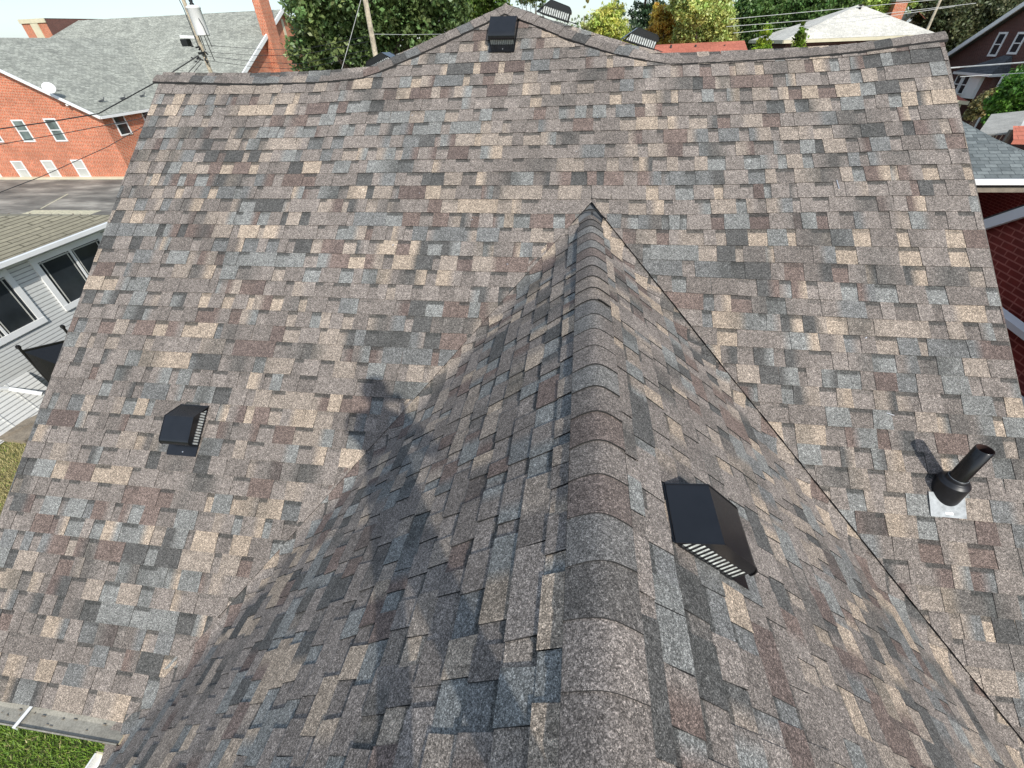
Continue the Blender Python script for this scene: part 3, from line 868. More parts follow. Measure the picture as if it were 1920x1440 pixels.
def tree(name, label, base, blobs, nleaf, size, col, seed, trunk_r=.25, cat='tree', group=None, limbs=7, **kw):
    """base: point on the ground; blobs in absolute coordinates"""
    base = Vector(base)
    root = empty(name, base); tag(root, label, cat, group)
    rel = [(b[0]-base.x, b[1]-base.y, b[2]-base.z, b[3], b[4], b[5]) for b in blobs]
    o = bpy.data.objects.new('crown', crown_mesh('crown', rel, int(nleaf*1.6), size*.74, [c*1.55 for c in col], seed, **kw)); link(o, root)
    m_ = MB(); r = random.Random(seed)
    top = max(b[2] for b in rel)*.93
    cx = sum(b[0] for b in rel)/len(rel); cy = sum(b[1] for b in rel)/len(rel)
    pts = []; n = 8
    for i in range(n+1):
        t = i/n; pts.append((cx*t*t+r.uniform(-.08, .08)*trunk_r*4, cy*t*t+r.uniform(-.08, .08)*trunk_r*4, top*t))
    m_.tube(pts, [trunk_r*(1.25 if i == 0 else 1)*(1-.8*i/n) for i in range(n+1)], M_BARK, 8)
    for k in range(limbs):
        b = rel[k % len(rel)]; i = r.randint(2, n-2); s_ = Vector(pts[i])
        e_ = Vector((b[0]+r.uniform(-.6, .6)*b[3], b[1]+r.uniform(-.6, .6)*b[4], b[2]+r.uniform(-.3, .6)*b[5]))
        mid_ = s_.lerp(e_, .5)+Vector((0, 0, -.12*(e_-s_).length))
        q = trunk_r*.45
        m_.tube([s_, mid_, e_], [q, q*.7, q*.15], M_BARK, 6)
    m_.build('trunk', root, True)
    return root
def conifer(name, label, base, height, rad, nleaf, size, col, seed, group=None, cat='tree', z0=.08, pw=.75, **kw):
    blobs = []; base = Vector(base); n = 9; r = random.Random(seed)
    for i in range(n):
        t = z0 + (1-z0)*i/(n-1)*.97
        rr = rad*(1-t)**pw + .06*rad
        for k in range(3 if t < .8 else 1):
            a_ = r.uniform(0, 6.28); of = rr*.45 if t < .8 else 0
            blobs.append((base.x+math.cos(a_)*of, base.y+math.sin(a_)*of, base.z+height*t, rr*.62, rr*.62, height/n*.55))
    return tree(name, label, base, blobs, nleaf, size, col, seed, trunk_r=max(.05, height*.018), group=group, cat=cat, limbs=3, **kw)

def blobs_px(lst, Y, depth=None):
    """crown lumps as seen in the photo: (px, py, radius in px) at distance Y"""
    out = []
    for i, (px, py, rp_) in enumerate(lst):
        p = at(px, py, Y); q = at(px+rp_, py, Y); r_ = (q-p).length
        out.append((p.x, Y+((i*37) % 11-5)/5*r_*.5, p.z, r_, r_*.9, r_*.85))
    return out
GTB = 'trees beyond the roof'
GREEN = (.058, .105, .022)
def gtree(lab, px, Y, lst, nleaf, size, col, seed, tr=.3, **kw):
    b = at(px, 60, Y); return tree('deciduous_tree', lab, (b.x, Y, GZ), blobs_px(lst, Y), nleaf, size, col, seed, trunk_r=tr, group=GTB, **kw)
gtree('big dark green maple with thick dark limbs, behind the left pole and left hip', 640, 28,
      [(600, 10, 50), (640, -30, 70), (580, 60, 30), (585, 105, 36), (640, 60, 52), (620, 110, 30), (700, 20, 60), (700, 90, 48), (740, 75, 36), (760, 10, 60), (830, 20, 45), (700, -70, 90), (800, -60, 80), (560, -20, 34), (790, 70, 30)], 36000, .20, (.11, .155, .055), 31, .42, limbs=14, clump=.30)
gtree('tall maple with a bare dark trunk left of the roof peak', 828, 34,
      [(860, 20, 36), (885, 5, 34), (905, 40, 26), (870, 50, 26), (925, -5, 30), (850, -50, 60), (910, -45, 40)], 15000, .2, (.11, .17, .035), 32, .38, clump=.32)
gtree('thin half bare tree right behind the roof peak', 1010, 44, [(1000, 0, 12), (1016, 5, 10), (985, -15, 24), (1012, -22, 18)], 1500, .14, (.13, .17, .05), 33, .16)
conifer('yellowing_conifer', 'pale yellow green conifer right of the open sky gap', (at(1095, 60, 45).x, 45, GZ), 10.6, 2.6, 13000, .19, (.34, .33, .12), 34, GTB)
gtree('pale yellow leafy tree between two conifers', 1135, 46, [(1130, 45, 26), (1150, 60, 24), (1120, 75, 24), (1150, 20, 18), (1165, 80, 22)], 8000, .18, (.34, .36, .09), 35, .2)
conifer('dark_spruce', 'blue green spruce with a narrow top behind the pale yellow tree', (at(1153, 60, 60).x, 60, GZ), 13.2, 2.4, 8000, .2, (.10, .16, .09), 36, GTB)
conifer('dark_spruce', 'tall dark evergreen above the lowest roof vent', (at(1205, 60, 52).x, 52, GZ), 15.2, 3.4, 15000, .22, (.045, .075, .035), 37, GTB)
gtree('golden leafed tree right of the dark evergreen', 1245, 42, [(1240, 40, 22), (1250, 70, 22), (1222, 70, 18), (1235, 20, 12), (1262, 50, 16), (1215, 90, 16)], 8000, .17, (.40, .28, .055), 38, .18)
gtree('bright yellow green tree above the orange roof', 1320, 40, [(1300, 20, 34), (1340, 40, 32), (1310, 65, 30), (1355, 70, 26), (1285, 60, 24), (1345, 0, 30), (1300, -25, 36), (1275, 5, 20)], 20000, .17, (.33, .37, .12), 39, .25)
gtree('dark green maple left of the pale hip roof', 1430, 56, [(1400, 20, 30), (1440, 10, 36), (1480, 10, 34), (1520, 10, 34), (1410, 60, 30), (1450, 60, 30), (1490, 50, 26), (1560, 0, 32), (1600, -10, 30)], 26000, .24, (.075, .13, .035), 40, .4, limbs=10)
gtree('light green tree behind the apex of the pale hip roof', 1650, 62, [(1620, 5, 26), (1650, 15, 26), (1640, -15, 36), (1690, 0, 24), (1600, 5, 24)], 9000, .24, (.27, .33, .08), 41, .3)
gtree('dark olive tree left of the brown brick house', 1810, 62, [(1760, 30, 34), (1790, 60, 40), (1830, 50, 40), (1850, 20, 36), (1800, 10, 36), (1780, 90, 34), (1880, 10, 30), (1770, 120, 26), (1830, 90, 26), (1740, 10, 30), (1725, 50, 20)], 26000, .26, (.085, .095, .045), 42, .4)
gtree('deep green tree at the far right edge behind the brown house', 1890, 80, [(1880, -5, 30), (1920, -10, 30), (1850, -15, 26)], 7000, .3, (.07, .13, .06), 43, .4)
def thuja(label, px, py, w, col, seed):
    t_ = at(px, py, 30); bl = []; z_ = t_.z-.15; w_ = .12
    while z_ > GZ+.3:
        bl.append((t_.x, 30, z_, w_, w_, .35)); w_ = min(w, w_+.085); z_ -= .33
    tree('thuja', label, (t_.x, 30, GZ), bl, 15000, .13, col, seed, trunk_r=.07, group='thujas', limbs=2, clump=.55)
thuja('short pointed thuja left of the pale hip roof', 1442, 40, .62, (.20, .28, .03), 44)
thuja('dark slim thuja in front of the pale hip roof', 1507, 48, .48, (.11, .16, .02), 45)
# a far line of woods closing the horizon
def woods():
    bl = []; r = random.Random(8)
    for i in range(150):
        x_ = -150+i*2.6; bl.append((x_, 125+r.uniform(-10, 10), GZ+r.uniform(4, 8.5), 4.5, 4, r.uniform(3, 4.6)))
    o = bpy.data.objects.new('woods', crown_mesh('woods', bl, 60000, .55, (.10, .145, .05), 77, clump=.5)); COL.objects.link(o)
    tag(o, 'far line of mixed green woods closing the horizon', 'woods', kind='stuff')
woods()
tree('shrub', 'dark green leafy shrub beside the brown house, right edge', (at(1890, 190, 24).x+.4, 24, GZ), blobs_px([(1900, 160, 26), (1880, 190, 24), (1910, 200, 30), (1862, 222, 18), (1890, 225, 20), (1925, 150, 26), (1930, 180, 30)], 24), 17000, .13, (.075, .16, .025), 50, .08, cat='shrub', clump=.36)
tree('shrub', 'sparse straw coloured shrub under the bay window', (at(1835, 205, 30).x, 30, GZ), blobs_px([(1835, 195, 14), (1850, 185, 14), (1825, 215, 12), (1862, 175, 12), (1845, 205, 12)], 30), 5000, .12, (.20, .17, .07), 51, .05, cat='shrub', clump=.4)

# ------------------------------------------------------------------ buildings
def window(b, M, w, h, parent, pane=M_GLASS, sash=True, fr=.10, mull=False):
    """M: frame with x along the wall, z up, y outward"""
    m_ = MB()
    m_.box((-w/2-fr, 0, -fr), (w/2+fr, .06, 0), M_WHITE, M); m_.box((-w/2-fr, 0, h), (w/2+fr, .05, h+fr), M_WHITE, M)
    m_.box((-w/2-fr, 0, 0), (-w/2, .05, h), M_WHITE, M); m_.box((w/2, 0, 0), (w/2+fr, .05, h), M_WHITE, M)
    if sash: m_.box((-w/2, 0, h*.5-.03), (w/2, .045, h*.5+.03), M_WHITE, M)
    if mull: m_.box((-.03, 0, 0), (.03, .045, h), M_WHITE, M)
    o = m_.build('window', parent)
    p_ = MB(); p_.box((-w/2, .004, 0), (w/2, .012, h), pane, M); p = p_.build('pane', o)
    if mull:
        q_ = MB()
        for xx in (-w/2+.10, -.11, .09, w/2-.10): q_.box((xx-.012, .012, 0), (xx+.012, .03, h), M_BLIND, M)
        q_.box((-w/2, .012, h-.06), (w/2, .03, h-.03), M_BLIND, M); q_.build('sliding_track', o)
    return o
def wframe(o, xd, out):
    xd = Vector(xd).normalized(); out = Vector(out).normalized(); z_ = Vector((0, 0, 1))
    return Matrix(((xd.x, out.x, z_.x, o[0]), (xd.y, out.y, z_.y, o[1]), (xd.z, out.z, z_.z, o[2]), (0, 0, 0, 1)))
def set_base(root):   # children were built in world coordinates
    for ch in root.children:
        ch.matrix_parent_inverse = root.matrix_world.inverted()

# --- long brick building at the left
bb = empty('brick_building', (-48, 42, GZ)); tag(bb, 'long orange red brick building with pale grey gable roofs at the left', 'building')
EX, EZ, GY, RX, RZ = -37.82, -3.25, 35.26, -48.0, 1.80
FY, FZ, FX = 56.0, 3.66, -32.0
k_ = (RZ-EZ)/(EX-RX)
w_ = MB()
w_.poly([(2*RX-EX, GY, GZ), (EX, GY, GZ), (EX, GY, EZ), (RX, GY, RZ), (2*RX-EX, GY, EZ)], M_BRICK)
FE = FY-(FZ-EZ)/k_
w_.poly([(EX, GY, GZ), (EX, FE+.3, GZ), (EX, FE+.3, EZ), (EX, GY, EZ)], M_BRICK)
w_.poly([(EX, FE+.3, GZ), (FX, FE+.3, GZ), (FX, FE+.3, EZ), (EX, FE+.3, EZ)], M_BRICK)
w_.poly([(FX, FE+.3, GZ), (FX, 2*FY-FE-4, GZ), (FX, 2*FY-FE-4, EZ), (FX, FY, FZ-.06), (FX, FE+.3, EZ)], M_BRICK)
w_.poly([(2*RX-EX, GY, GZ), (2*RX-EX, GY, EZ), (2*RX-EX, FE+.3, EZ), (2*RX-EX, FE+.3, GZ)], M_BRICK)
w_.build('wall', bb)
r_ = MB(); ov = .45
ez2 = EZ-ov*k_
r_.poly([(RX, GY-ov, RZ), (EX+ov, GY-ov, ez2), (EX+ov, FE+1.5, ez2), (RX, FY-(FZ-RZ)/k_, RZ)][::1], M_GREYROOF)
r_.poly([(RX, GY-ov, RZ), (RX, FY, RZ), (2*RX-EX-ov, FY, ez2), (2*RX-EX-ov, GY-ov, ez2)], M_GREYROOF)
LXE = -56.3
r_.poly([(LXE-8, FE-ov, EZ-ov*k_), (FX+ov, FE-ov, EZ-ov*k_), (FX+ov, FY, FZ), (LXE, FY, FZ)], M_GREYROOF)
r_.poly([(FX+ov, FY, FZ), (FX+ov, FY+8, FZ-8*.62), (LXE, FY+8, FZ-8*.62), (LXE, FY, FZ)], M_GREYROOF)
rr_ = r_.build('roof', bb)
t_ = MB()
t_.beam((RX, GY-ov-.02, RZ-.03), (EX+ov, GY-ov-.02, ez2-.03), .12, .18, M_WHITE)
t_.beam((EX+ov, GY-ov, ez2-.02), (EX+ov, FE-ov, ez2-.02), .16, .16, M_WHITE)
t_.beam((FX+ov, FE-ov, ez2), (FX+ov, FY, FZ-.05), .16, .30, M_WHITE)
t_.beam((FX+ov, FY, FZ-.05), (FX+ov, FY+8, FZ-8*.62-.05), .16, .30, M_WHITE)
t_.beam((2*RX-EX-ov, GY-ov-.02, ez2-.03), (RX, GY-ov-.02, RZ-.03), .12, .18, M_WHITE)
t_.box((-58.2, GY-.06, GZ), (EX+.02, GY-.01, GZ+.16), M_CREAM)
t_.build('trim', bb)
for (x_, z_, hh_, pn) in [(-45.75, -5.03, 1.4, M_GLASS2), (-42.62, -5.03, 1.45, M_GLASS2), (-48.9, -5.03, 1.4, M_GLASS2), (-52.1, -5.03, 1.4, M_GLASS2),
                      (-48.5, -7.86, 1.2, M_BLIND), (-45.4, -7.83, 1.2, M_BLIND), (-42.4, -7.8, 1.2, M_BLIND), (-51.6, -7.86, 1.2, M_BLIND)]:
    window(None, wframe((x_, GY, z_), (-1, 0, 0), (0, -1, 0)), .95, hh_, bb, pn)
for (y_, z_) in [(36.75, -4.85), (39.7, -4.85)]:
    window(None, wframe((EX, y_, z_), (0, 1, 0), (1, 0, 0)), .95, 1.45, bb)
c_ = MB(); c_.box((FX, 51.6, GZ), (FX+.75, 53.3, 6.4), M_BRICK); c_.box((FX-.05, 51.5, 6.4), (FX+.85, 53.4, 6.6), M_CONC)
c_.build('chimney', bb)
v_ = MB(); v_.box((FX, 55.75, 1.5), (FX+.05, 56.15, 2.9), M_CREAM); v_.build('louver', bb)
for x_ in (-36.6, -35.2, -33.9):
    sn = MB(); yy = FE+1.4; zz = EZ+1.4*k_; sn.beam((x_-.2, yy, zz+.1), (x_+.2, yy, zz+.14), .08, .10, M_DARKROOF); sn.beam((x_+.2, yy, zz+.1), (x_+.3, yy, zz+.4), .06, .06, M_DARKROOF); sn.build('snow_guard', bb)
for y_ in (37.2, 39.3, 41.4):
    sn = MB(); zz = EZ-.0+1.2*k_; sn.beam((EX-1.2, y_-.25, zz+.1), (EX-1.2, y_+.25, zz+.14), .08, .1, M_DARKROOF); sn.beam((EX-1.2, y_+.2, zz+.1), (EX-1.1, y_+.3, zz+.35), .06, .06, M_DARKROOF); sn.build('snow_guard', bb)
set_base(bb)
# satellite dish on the rake of the brick gable
pd = at(90, 166, GY-.9)
ds = empty('satellite_dish', (pd.x, GY-.4, pd.z)); ds.scale = (.8, .8, .8); tag(ds, 'pale round satellite dish on the gable edge of the orange brick building', 'satellite dish')
m_ = MB(); Md = Vector((.62, -.62, .48)).to_track_quat('Z', 'Y').to_matrix()
m_.lathe([(.0001, .0), (.18, .015), (.36, .055), (.5, .11), (.5, .12), (.36, .065), (.0001, .012)], (0, -.5, 0), M_WHITE, 24, Md); m_.build('dish', ds, True)
m_ = MB(); m_.tube([(0, -.45, 0), (.1, -.1, -.15), (.2, .35, -.25)], .03, M_BLACK2, 6); m_.build('mount_arm', ds)
fl2 = empty('wall_floodlight', (at(134, 196, GY-.2).x, GY-.1, at(134, 196, GY-.2).z)); tag(fl2, 'small white twin floodlight under the brick gable edge', 'floodlight')
m_ = MB(); m_.beam((-.12, -.1, .05), (-.3, -.3, -.02), .14, .14, M_WHITE); m_.beam((.1, -.1, .05), (.25, -.3, -.08), .14, .14, M_WHITE); m_.box((-.1, -.1, 0), (.1, .1, .1), M_WHITE); m_.build('lamp_head', fl2)
# --- further brick block behind it
tb = empty('brick_block', (-80, 80, GZ)); tag(tb, 'flat roofed brick block with cream bands behind the left grey roof', 'building')
p0 = at(37, 40, 75); p1 = at(82, 35, 75); p2 = at(188, 38, 75)
m_ = MB(); m_.box((p0.x, 75, GZ), (p1.x, 76, p1.z), M_BRICK); m_.poly([(p1.x, 75, GZ), (p1.x+5.5, 88, GZ), (p1.x+5.5, 88, p1.z), (p1.x, 75, p1.z)], M_BRICKB)
m_.box((p1.x+5.5, 88, GZ), (p1.x+9, 89, p1.z), M_BRICKB); m_.box((p0.x, 76, GZ), (p1.x, 92, p1.z-.02), M_BRICKB)
m_.build('wall', tb)
m_ = MB(); m_.box((p0.x-.1, 74.85, p1.z-.45), (p1.x+.1, 75, p1.z+.05), M_CREAM); m_.box((p0.x+1.6, 74.9, GZ), (p0.x+2.9, 75, p1.z-.45), M_CREAM); m_.build('cream_band', tb)
m_ = MB(); m_.poly([(p0.x, 75, p1.z+.06), (p1.x, 75, p1.z+.06), (p1.x+5.6, 88, p1.z+.06), (p1.x+9, 88, p1.z+.06), (p1.x+9, 95, p1.z+.06), (p0.x, 95, p1.z+.06)], M_DARKROOF); m_.build('roof', tb)
set_base(tb)

# --- white clapboard house at the left
wh = empty('clapboard_house', (-20, 8, GZ)); tag(wh, 'white clapboard house with sliding windows and a tan roof at the left edge', 'house')
HXW, HGZ = -15.0, -4.07
m_ = MB()
m_.box((HXW-9, -2, GZ), (HXW-.35, 12.6, HGZ-.12), M_SIDING); m_.build('wall', wh)
# tan hipped roof rising away from the gutter
m_ = MB()
c1 = (HXW, -2.5, HGZ); c2 = (HXW, 12.95, HGZ); c3 = (HXW-9.7, 12.95, HGZ); c4 = (HXW-9.7, -2.5, HGZ)
r1 = (HXW-4.85, 2.3, HGZ+1.35); r2 = (HXW-4.85, 8.2, HGZ+1.35)
m_.poly([c1, c2, r2, r1], M_TANROOF); m_.poly([c2, c3, r2], M_TANROOF); m_.poly([c3, c4, r1, r2], M_TANROOF); m_.poly([c4, c1, r1], M_TANROOF)
m_.build('roof', wh)
m_ = MB(); m_.box((HXW-.02, -2.5, HGZ-.12), (HXW+.12, 12.95, HGZ-.01), M_WHITE); m_.box((HXW-.36, -2.4, HGZ-.16), (HXW-.02, 12.9, HGZ-.13), M_WHITE)
m_.box((HXW-.36, 12.9, HGZ-.16), (HXW-.02, 13.0, HGZ-.02), M_WHITE)
m_.build('gutter', wh)
for (y_, w2) in ((8.15, 1.75), (10.95, 2.0)):
    window(None, wframe((HXW-.35, y_, -5.83), (0, 1, 0), (1, 0, 0)), w2, 1.32, wh, sash=False, mull=True, fr=.16)
m_ = MB(); m_.box((HXW-.38, 12.4, GZ), (HXW-.30, 12.65, HGZ-.15), M_WHITE); m_.build('corner_board', wh)
m_ = MB()
m_.tube([(HXW-.28, 6.9, HGZ-.2), (HXW-.28, 6.9, -6.7), (HXW-.2, 7.25, -7.0), (HXW+.3, 7.5, -7.35)], .06, M_WHITE, 8)
m_.build('downspout', wh)
m_ = MB()   # white cellar bulkhead against the wall
m_.poly([(HXW-.3, 7.9, -6.9), (HXW-.3, 4.6, -6.9), (HXW+.1, 4.6, -7.95), (HXW+.1, 7.9, -7.95)], M_SIDING)
m_.poly([(HXW-.3, 7.9, -6.9), (HXW+.1, 7.9, -7.95), (HXW-.3, 7.9, -7.95)], M_WHITE)
for yq in (5.2, 5.9, 6.6, 7.3): m_.beam((HXW-.3, yq, -6.88), (HXW+.1, yq, -7.93), .03, .02, M_SIDING)
m_.build('cellar_bulkhead', wh)
set_base(wh)
# black fence panel and stone edging beside it
bf = empty('black_fence', (-14.6, 8.2, GZ)); tag(bf, 'black fence panel with post caps against the white clapboard house', 'fence')
m_ = MB()
q0, q1 = Vector((-14.55, 7.75, 0)), Vector((-14.2, 9.6, 0))
m_.poly([(q0.x, q0.y, -6.05), (q0.x+.1, q0.y-.05, -7.95), (q1.x+1.2, q1.y-1.2, -7.95), (q1.x, q1.y, -6.6)], M_BLACK2)
m_.beam((q0.x, q0.y, -6.05), (q1.x, q1.y, -6.55), .05, .05, M_BLACK2)
m_.poly([(q1.x, q1.y, -6.6), (q1.x+1.2, q1.y-1.2, -7.95), (q1.x+1.6, q1.y+1, -7.95), (q1.x+.3, q1.y+1.6, -6.7)], M_BLACK2)
m_.build('fence_panel', bf)
for q in (q0, q1.lerp(q0, .42)):
    m_ = MB(); m_.tube([(q.x, q.y, GZ), (q.x, q.y, -5.95)], .035, M_BLACK2, 8); m_.lathe([(.0001, .1), (.05, .07), (.06, .02), (.035, -.03)], (q.x, q.y, -5.95), M_BLACK2, 10); m_.build('post', bf)
set_base(bf)
g = MB(); g.box((-16.5, 6.2, GZ), (-14.2, 7.4, GZ+.14), M_WOOD); g.beam((-14.4, 7.5, GZ+.1), (-16.0, 4.6, GZ+.1), .35, .2, M_WOOD)
o = g.build('landscape_edging'); tag(o, 'weathered timber edging around a bed beside the white house', 'edging')
# wood fence behind the white house
wf = empty('picket_fence', (-17, 14.6, GZ)); tag(wf, 'weathered grey picket fence behind the white clapboard house', 'fence')
for i in range(34):
    m_ = MB(); x_ = -22+i*.16; z_ = -4.75+.14*(i % 2)+RNG.uniform(-.05, .05)
    m_.poly([(x_, 14.4, GZ), (x_+.13, 14.4, GZ), (x_+.13, 14.4, z_), (x_+.065, 14.4, z_+.08), (x_, 14.4, z_)], M_WOOD)
    m_.poly([(x_, 14.43, GZ), (x_, 14.43, z_), (x_+.065, 14.43, z_+.08), (x_+.13, 14.43, z_), (x_+.13, 14.43, GZ)], M_WOOD)
    m_.box((x_+.002, 14.402, GZ), (x_+.128, 14.428, z_-.01), M_WOOD)
    m_.build('picket', wf)
for z_ in (-5.2, -6.4, -7.5):
    m_ = MB(); m_.box((-22, 14.44, z_), (-16.6, 14.5, z_+.09), M_WOOD); m_.build('rail', wf)
set_base(wf)

# --- neighbour at the right: painted red gable wall
rh = empty('red_brick_house', (8, 3, GZ)); tag(rh, 'neighbouring house with a dark red painted brick gable wall at the right edge', 'house')
NX = 5.5; e1_ = Vector((NX, 6.98, -2.33)); sl_ = (1.73-2.03)/(6.32-6.74)
pk = (NX, 3.2, e1_.z+(6.98-3.2)*.70)
m_ = MB()
m_.poly([(NX, 6.8, GZ), (NX, 6.8, e1_.z+.1), (NX, 3.2, pk[2]-.05), (NX, -.4, e1_.z+.1), (NX, -.4, GZ)][::-1], M_BRICKR)
m_.poly([(NX, 6.8, GZ), (NX+9, 6.8, GZ), (NX+9, 6.8, e1_.z), (NX, 6.8, e1_.z)][::-1], M_BRICKR)
m_.box((NX-.22, 4.0, GZ), (NX-.0, 5.62, -2.86), M_BRICKR)
m_.build('wall', rh)
m_ = MB()
m_.poly([(NX-.06, 7.1, e1_.z-.02), (NX+9, 7.1, e1_.z-.02), (NX+9, 3.2, pk[2]+.1), (NX-.06, 3.2, pk[2]+.1)], M_DARKROOF)
m_.poly([(NX-.06, 3.2, pk[2]+.1), (NX+9, 3.2, pk[2]+.1), (NX+9, -.7, e1_.z-.02), (NX-.06, -.7, e1_.z-.02)], M_DARKROOF)
m_.build('roof', rh)
m_ = MB(); m_.beam((NX-.05, 7.05, e1_.z-.1), (NX-.05, 3.2, pk[2]), .05, .13, M_WHITE)
m_.build('rake_board', rh)
m_ = MB(); m_.beam((NX-.20, 5.68, -2.80), (NX-.24, 4.0, -2.86), .14, .07, M_WHITE); m_.build('ledge_cap', rh)
m_ = MB(); Mw = wframe((NX-.24, 4.62, -4.1), (0, -1, 0), (-1, 0, 0))
m_.box((-.45, 0, 0), (.45, .14, .08), M_WHITE, Mw); m_.box((-.45, 0, .62), (.45, .2, .72), M_WHITE, Mw); m_.box((-.45, 0, .08), (-.37, .12, .62), M_WHITE, Mw); m_.box((.37, 0, .08), (.45, .12, .62), M_WHITE, Mw)
m_.box((-.37, .0, .08), (.37, .02, .62), M_GLASS, Mw)
m_.build('window', rh)
set_base(rh)
# --- grey roofed garage behind it
gh = empty('garage', (14, 17, GZ)); tag(gh, 'open garage with a blue grey shingle roof and white fascia at the right edge', 'garage')
m_ = MB(); q1_, q2_ = (9.2, 13.82, -3.2), (18, 13.82, -3.2)
tp = [(9.2, 16.35, -2.06), (11.0, 16.16, -2.15), (11.63, 15.31, -2.53), (12.04, 14.71, -2.80), (13.2, 13.82, -3.2)]
m_.poly([q1_, (13.2, 13.82, -3.2)] + tp[:-1][::-1], M_GARROOF)
m_.poly([(9.2, 16.35, -2.06), (11, 16.16, -2.15), (11.63, 15.31, -2.53), (12.04, 14.71, -2.8), (13.2, 13.82, -3.2), (13.2, 13.82, -3.32), (9.2, 13.82, -3.32), (9.2, 16.35, -3.32)], M_DARKROOF) if False else None
m_.poly([(9.2, 16.35, -2.06), (9.2, 19, -3.3), (13.2, 19, -3.3), (13.2, 13.82, -3.2), (12.04, 14.71, -2.8), (11.63, 15.31, -2.53), (11.0, 16.16, -2.15)], M_GARROOF)
m_.build('roof', gh)
m_ = MB(); m_.box((9.2, 13.74, -3.34), (13.25, 13.81, -3.20), M_WHITE); m_.build('fascia', gh)
m_ = MB(); m_.box((9.3, 18.6, GZ), (13.1, 18.8, -3.3), M_BRICKR); m_.box((13.0, 14, GZ), (13.15, 18.8, -3.3), M_BRICKR); m_.box((9.2, 14, GZ), (9.35, 18.8, -3.3), M_BRICKR)
m_.box((9.2, 13.85, -3.55), (13.2, 14.0, -3.42), M_WOOD)
m_.build('wall', gh)
set_base(gh)
junk_g = 'odds and ends stored under the garage roof'
for i, (x_, y_, z_, lx, ly, lz, mt, lab, nm) in enumerate([
        (10.6, 14.6, GZ+2.2, .9, .5, .45, M_CREAM, 'tan sack lying in the dark garage opening', 'sack'),
        (11.3, 14.5, GZ+2.1, .35, .3, .25, M_WHITE, 'crumpled white bag beside the tan sack', 'plastic_bag'),
        (11.75, 14.4, GZ+2.2, .5, .25, .2, M_WHITE, 'flat white bundle at the right of the garage opening', 'bundle')]):
    m_ = MB(); r = random.Random(60+i)
    prof_ = [(.0001, -.5), (.34, -.46), (.5, -.2), (.48, .12), (.34, .40), (.12, .5), (.0001, .5)]
    m_.lathe(prof_, (0, 0, 0), mt, 14)
    m_.v = [(v[0]*lx*2*(1+.12*math.sin(9*v[2]+i)), v[1]*ly*2, v[2]*lz*2*(1+.15*math.sin(7*v[0]+2*i))) for v in m_.v]
    o = m_.build(nm, None, True); o.location = (x_, y_, z_); tag(o, lab, nm.replace('_', ' '), junk_g)
m_ = MB(); m_.box((9.6, 14.1, GZ), (12.9, 15.0, GZ+1.9), M_WOOD); o = m_.build('workbench'); tag(o, 'rough wooden bench under the open garage roof', 'bench')

# --- brown brick house with bay window
bh = empty('brown_brick_house', (34, 50, GZ)); tag(bh, 'brown brick house with white trimmed windows and a bay at the upper right', 'house')
BX = 30.0
def atx(x, y, X):
    d = F + RT*((x-960)/FPX) - UP*((y-720)/FPX); return d*(X/d.x)
pe = atx(1778, 110, BX); pr_ = atx(1920, 16, BX)
YE_ = pe.y; sl2 = (pr_.z-pe.z)/(pe.y-pr_.y); HWd = 8.0; pz_ = pe.z+HWd*sl2
def bp(u, o, z): return Vector((BX-o, YE_-u, z))
m_ = MB(); m_.poly([bp(.3, 0, GZ), bp(2*HWd-.3, 0, GZ), bp(2*HWd-.3, 0, pe.z+.1), bp(HWd, 0, pz_-.2), bp(.3, 0, pe.z+.1)], M_BRICKB)
m_.poly([bp(.3, -12, GZ), bp(.3, 0, GZ), bp(.3, 0, pe.z), bp(.3, -12, pe.z)], M_BRICKB)
m_.poly([bp(2*HWd-.3, 0, GZ), bp(2*HWd-.3, -12, GZ), bp(2*HWd-.3, -12, pe.z), bp(2*HWd-.3, 0, pe.z)], M_BRICKB)
m_.build('wall', bh)
m_ = MB(); m_.poly([bp(-.2, .4, pe.z-.1), bp(HWd, .4, pz_), bp(HWd, -12, pz_), bp(-.2, -12, pe.z-.1)], M_DARKROOF)
m_.poly([bp(HWd, .4, pz_), bp(2*HWd+.2, .4, pe.z-.1), bp(2*HWd+.2, -12, pe.z-.1), bp(HWd, -12, pz_)], M_DARKROOF)
m_.build('roof', bh)
m_ = MB(); q0_, q1_, q2_, q3_ = atx(1779, 102, BX+.5), atx(1812, 74, BX+1), atx(1838, 72, BX+1), atx(1838, 100, BX+.5)
m_.poly([q0_, q3_, q2_, q1_], M_DARKROOF); m_.poly([q0_, q1_, q1_-Vector((0, 0, 2.5)), q0_-Vector((0, 0, 2.5))], M_BRICKB); m_.build('rear_roof', bh)
m_ = MB(); m_.beam(bp(-.25, .45, pe.z-.12), bp(HWd, .45, pz_-.02), .1, .3, M_WHITE); m_.build('rake_board', bh)
for (xa, ya, xb, yb) in ((1875, 64, 1855, 105), (1911, 64, 1892, 101)):
    ta, tb_ = atx(xa, ya, BX), atx(xb, yb, BX)
    window(None, wframe((BX, tb_.y-.25, tb_.z+.1), (0, -1, 0), (-1, 0, 0)), .62, ta.z-tb_.z-.1, bh, fr=.12)
bz0, bz1 = atx(1800, 178, BX).z, atx(1800, 131, BX).z; bu0, bu1 = YE_-atx(1796, 140, BX-1).y, YE_-atx(1866, 130, BX-1).y
bay = MB()
def bbox(b_, u0_, u1_, o0, o1, z0_, z1_, mt):
    a, c = bp(u0_, o0, z0_), bp(u1_, o1, z1_); b_.box((min(a.x, c.x), min(a.y, c.y), z0_), (max(a.x, c.x), max(a.y, c.y), z1_), mt)
bbox(bay, bu0, bu1-.9, 0, 1.0, bz0, bz1, M_WHITE); bbox(bay, bu1-.9, bu1-.1, 0, .75, bz0-.2, bz1, M_BRICKB); bay.build('bay', bh)
bay = MB()
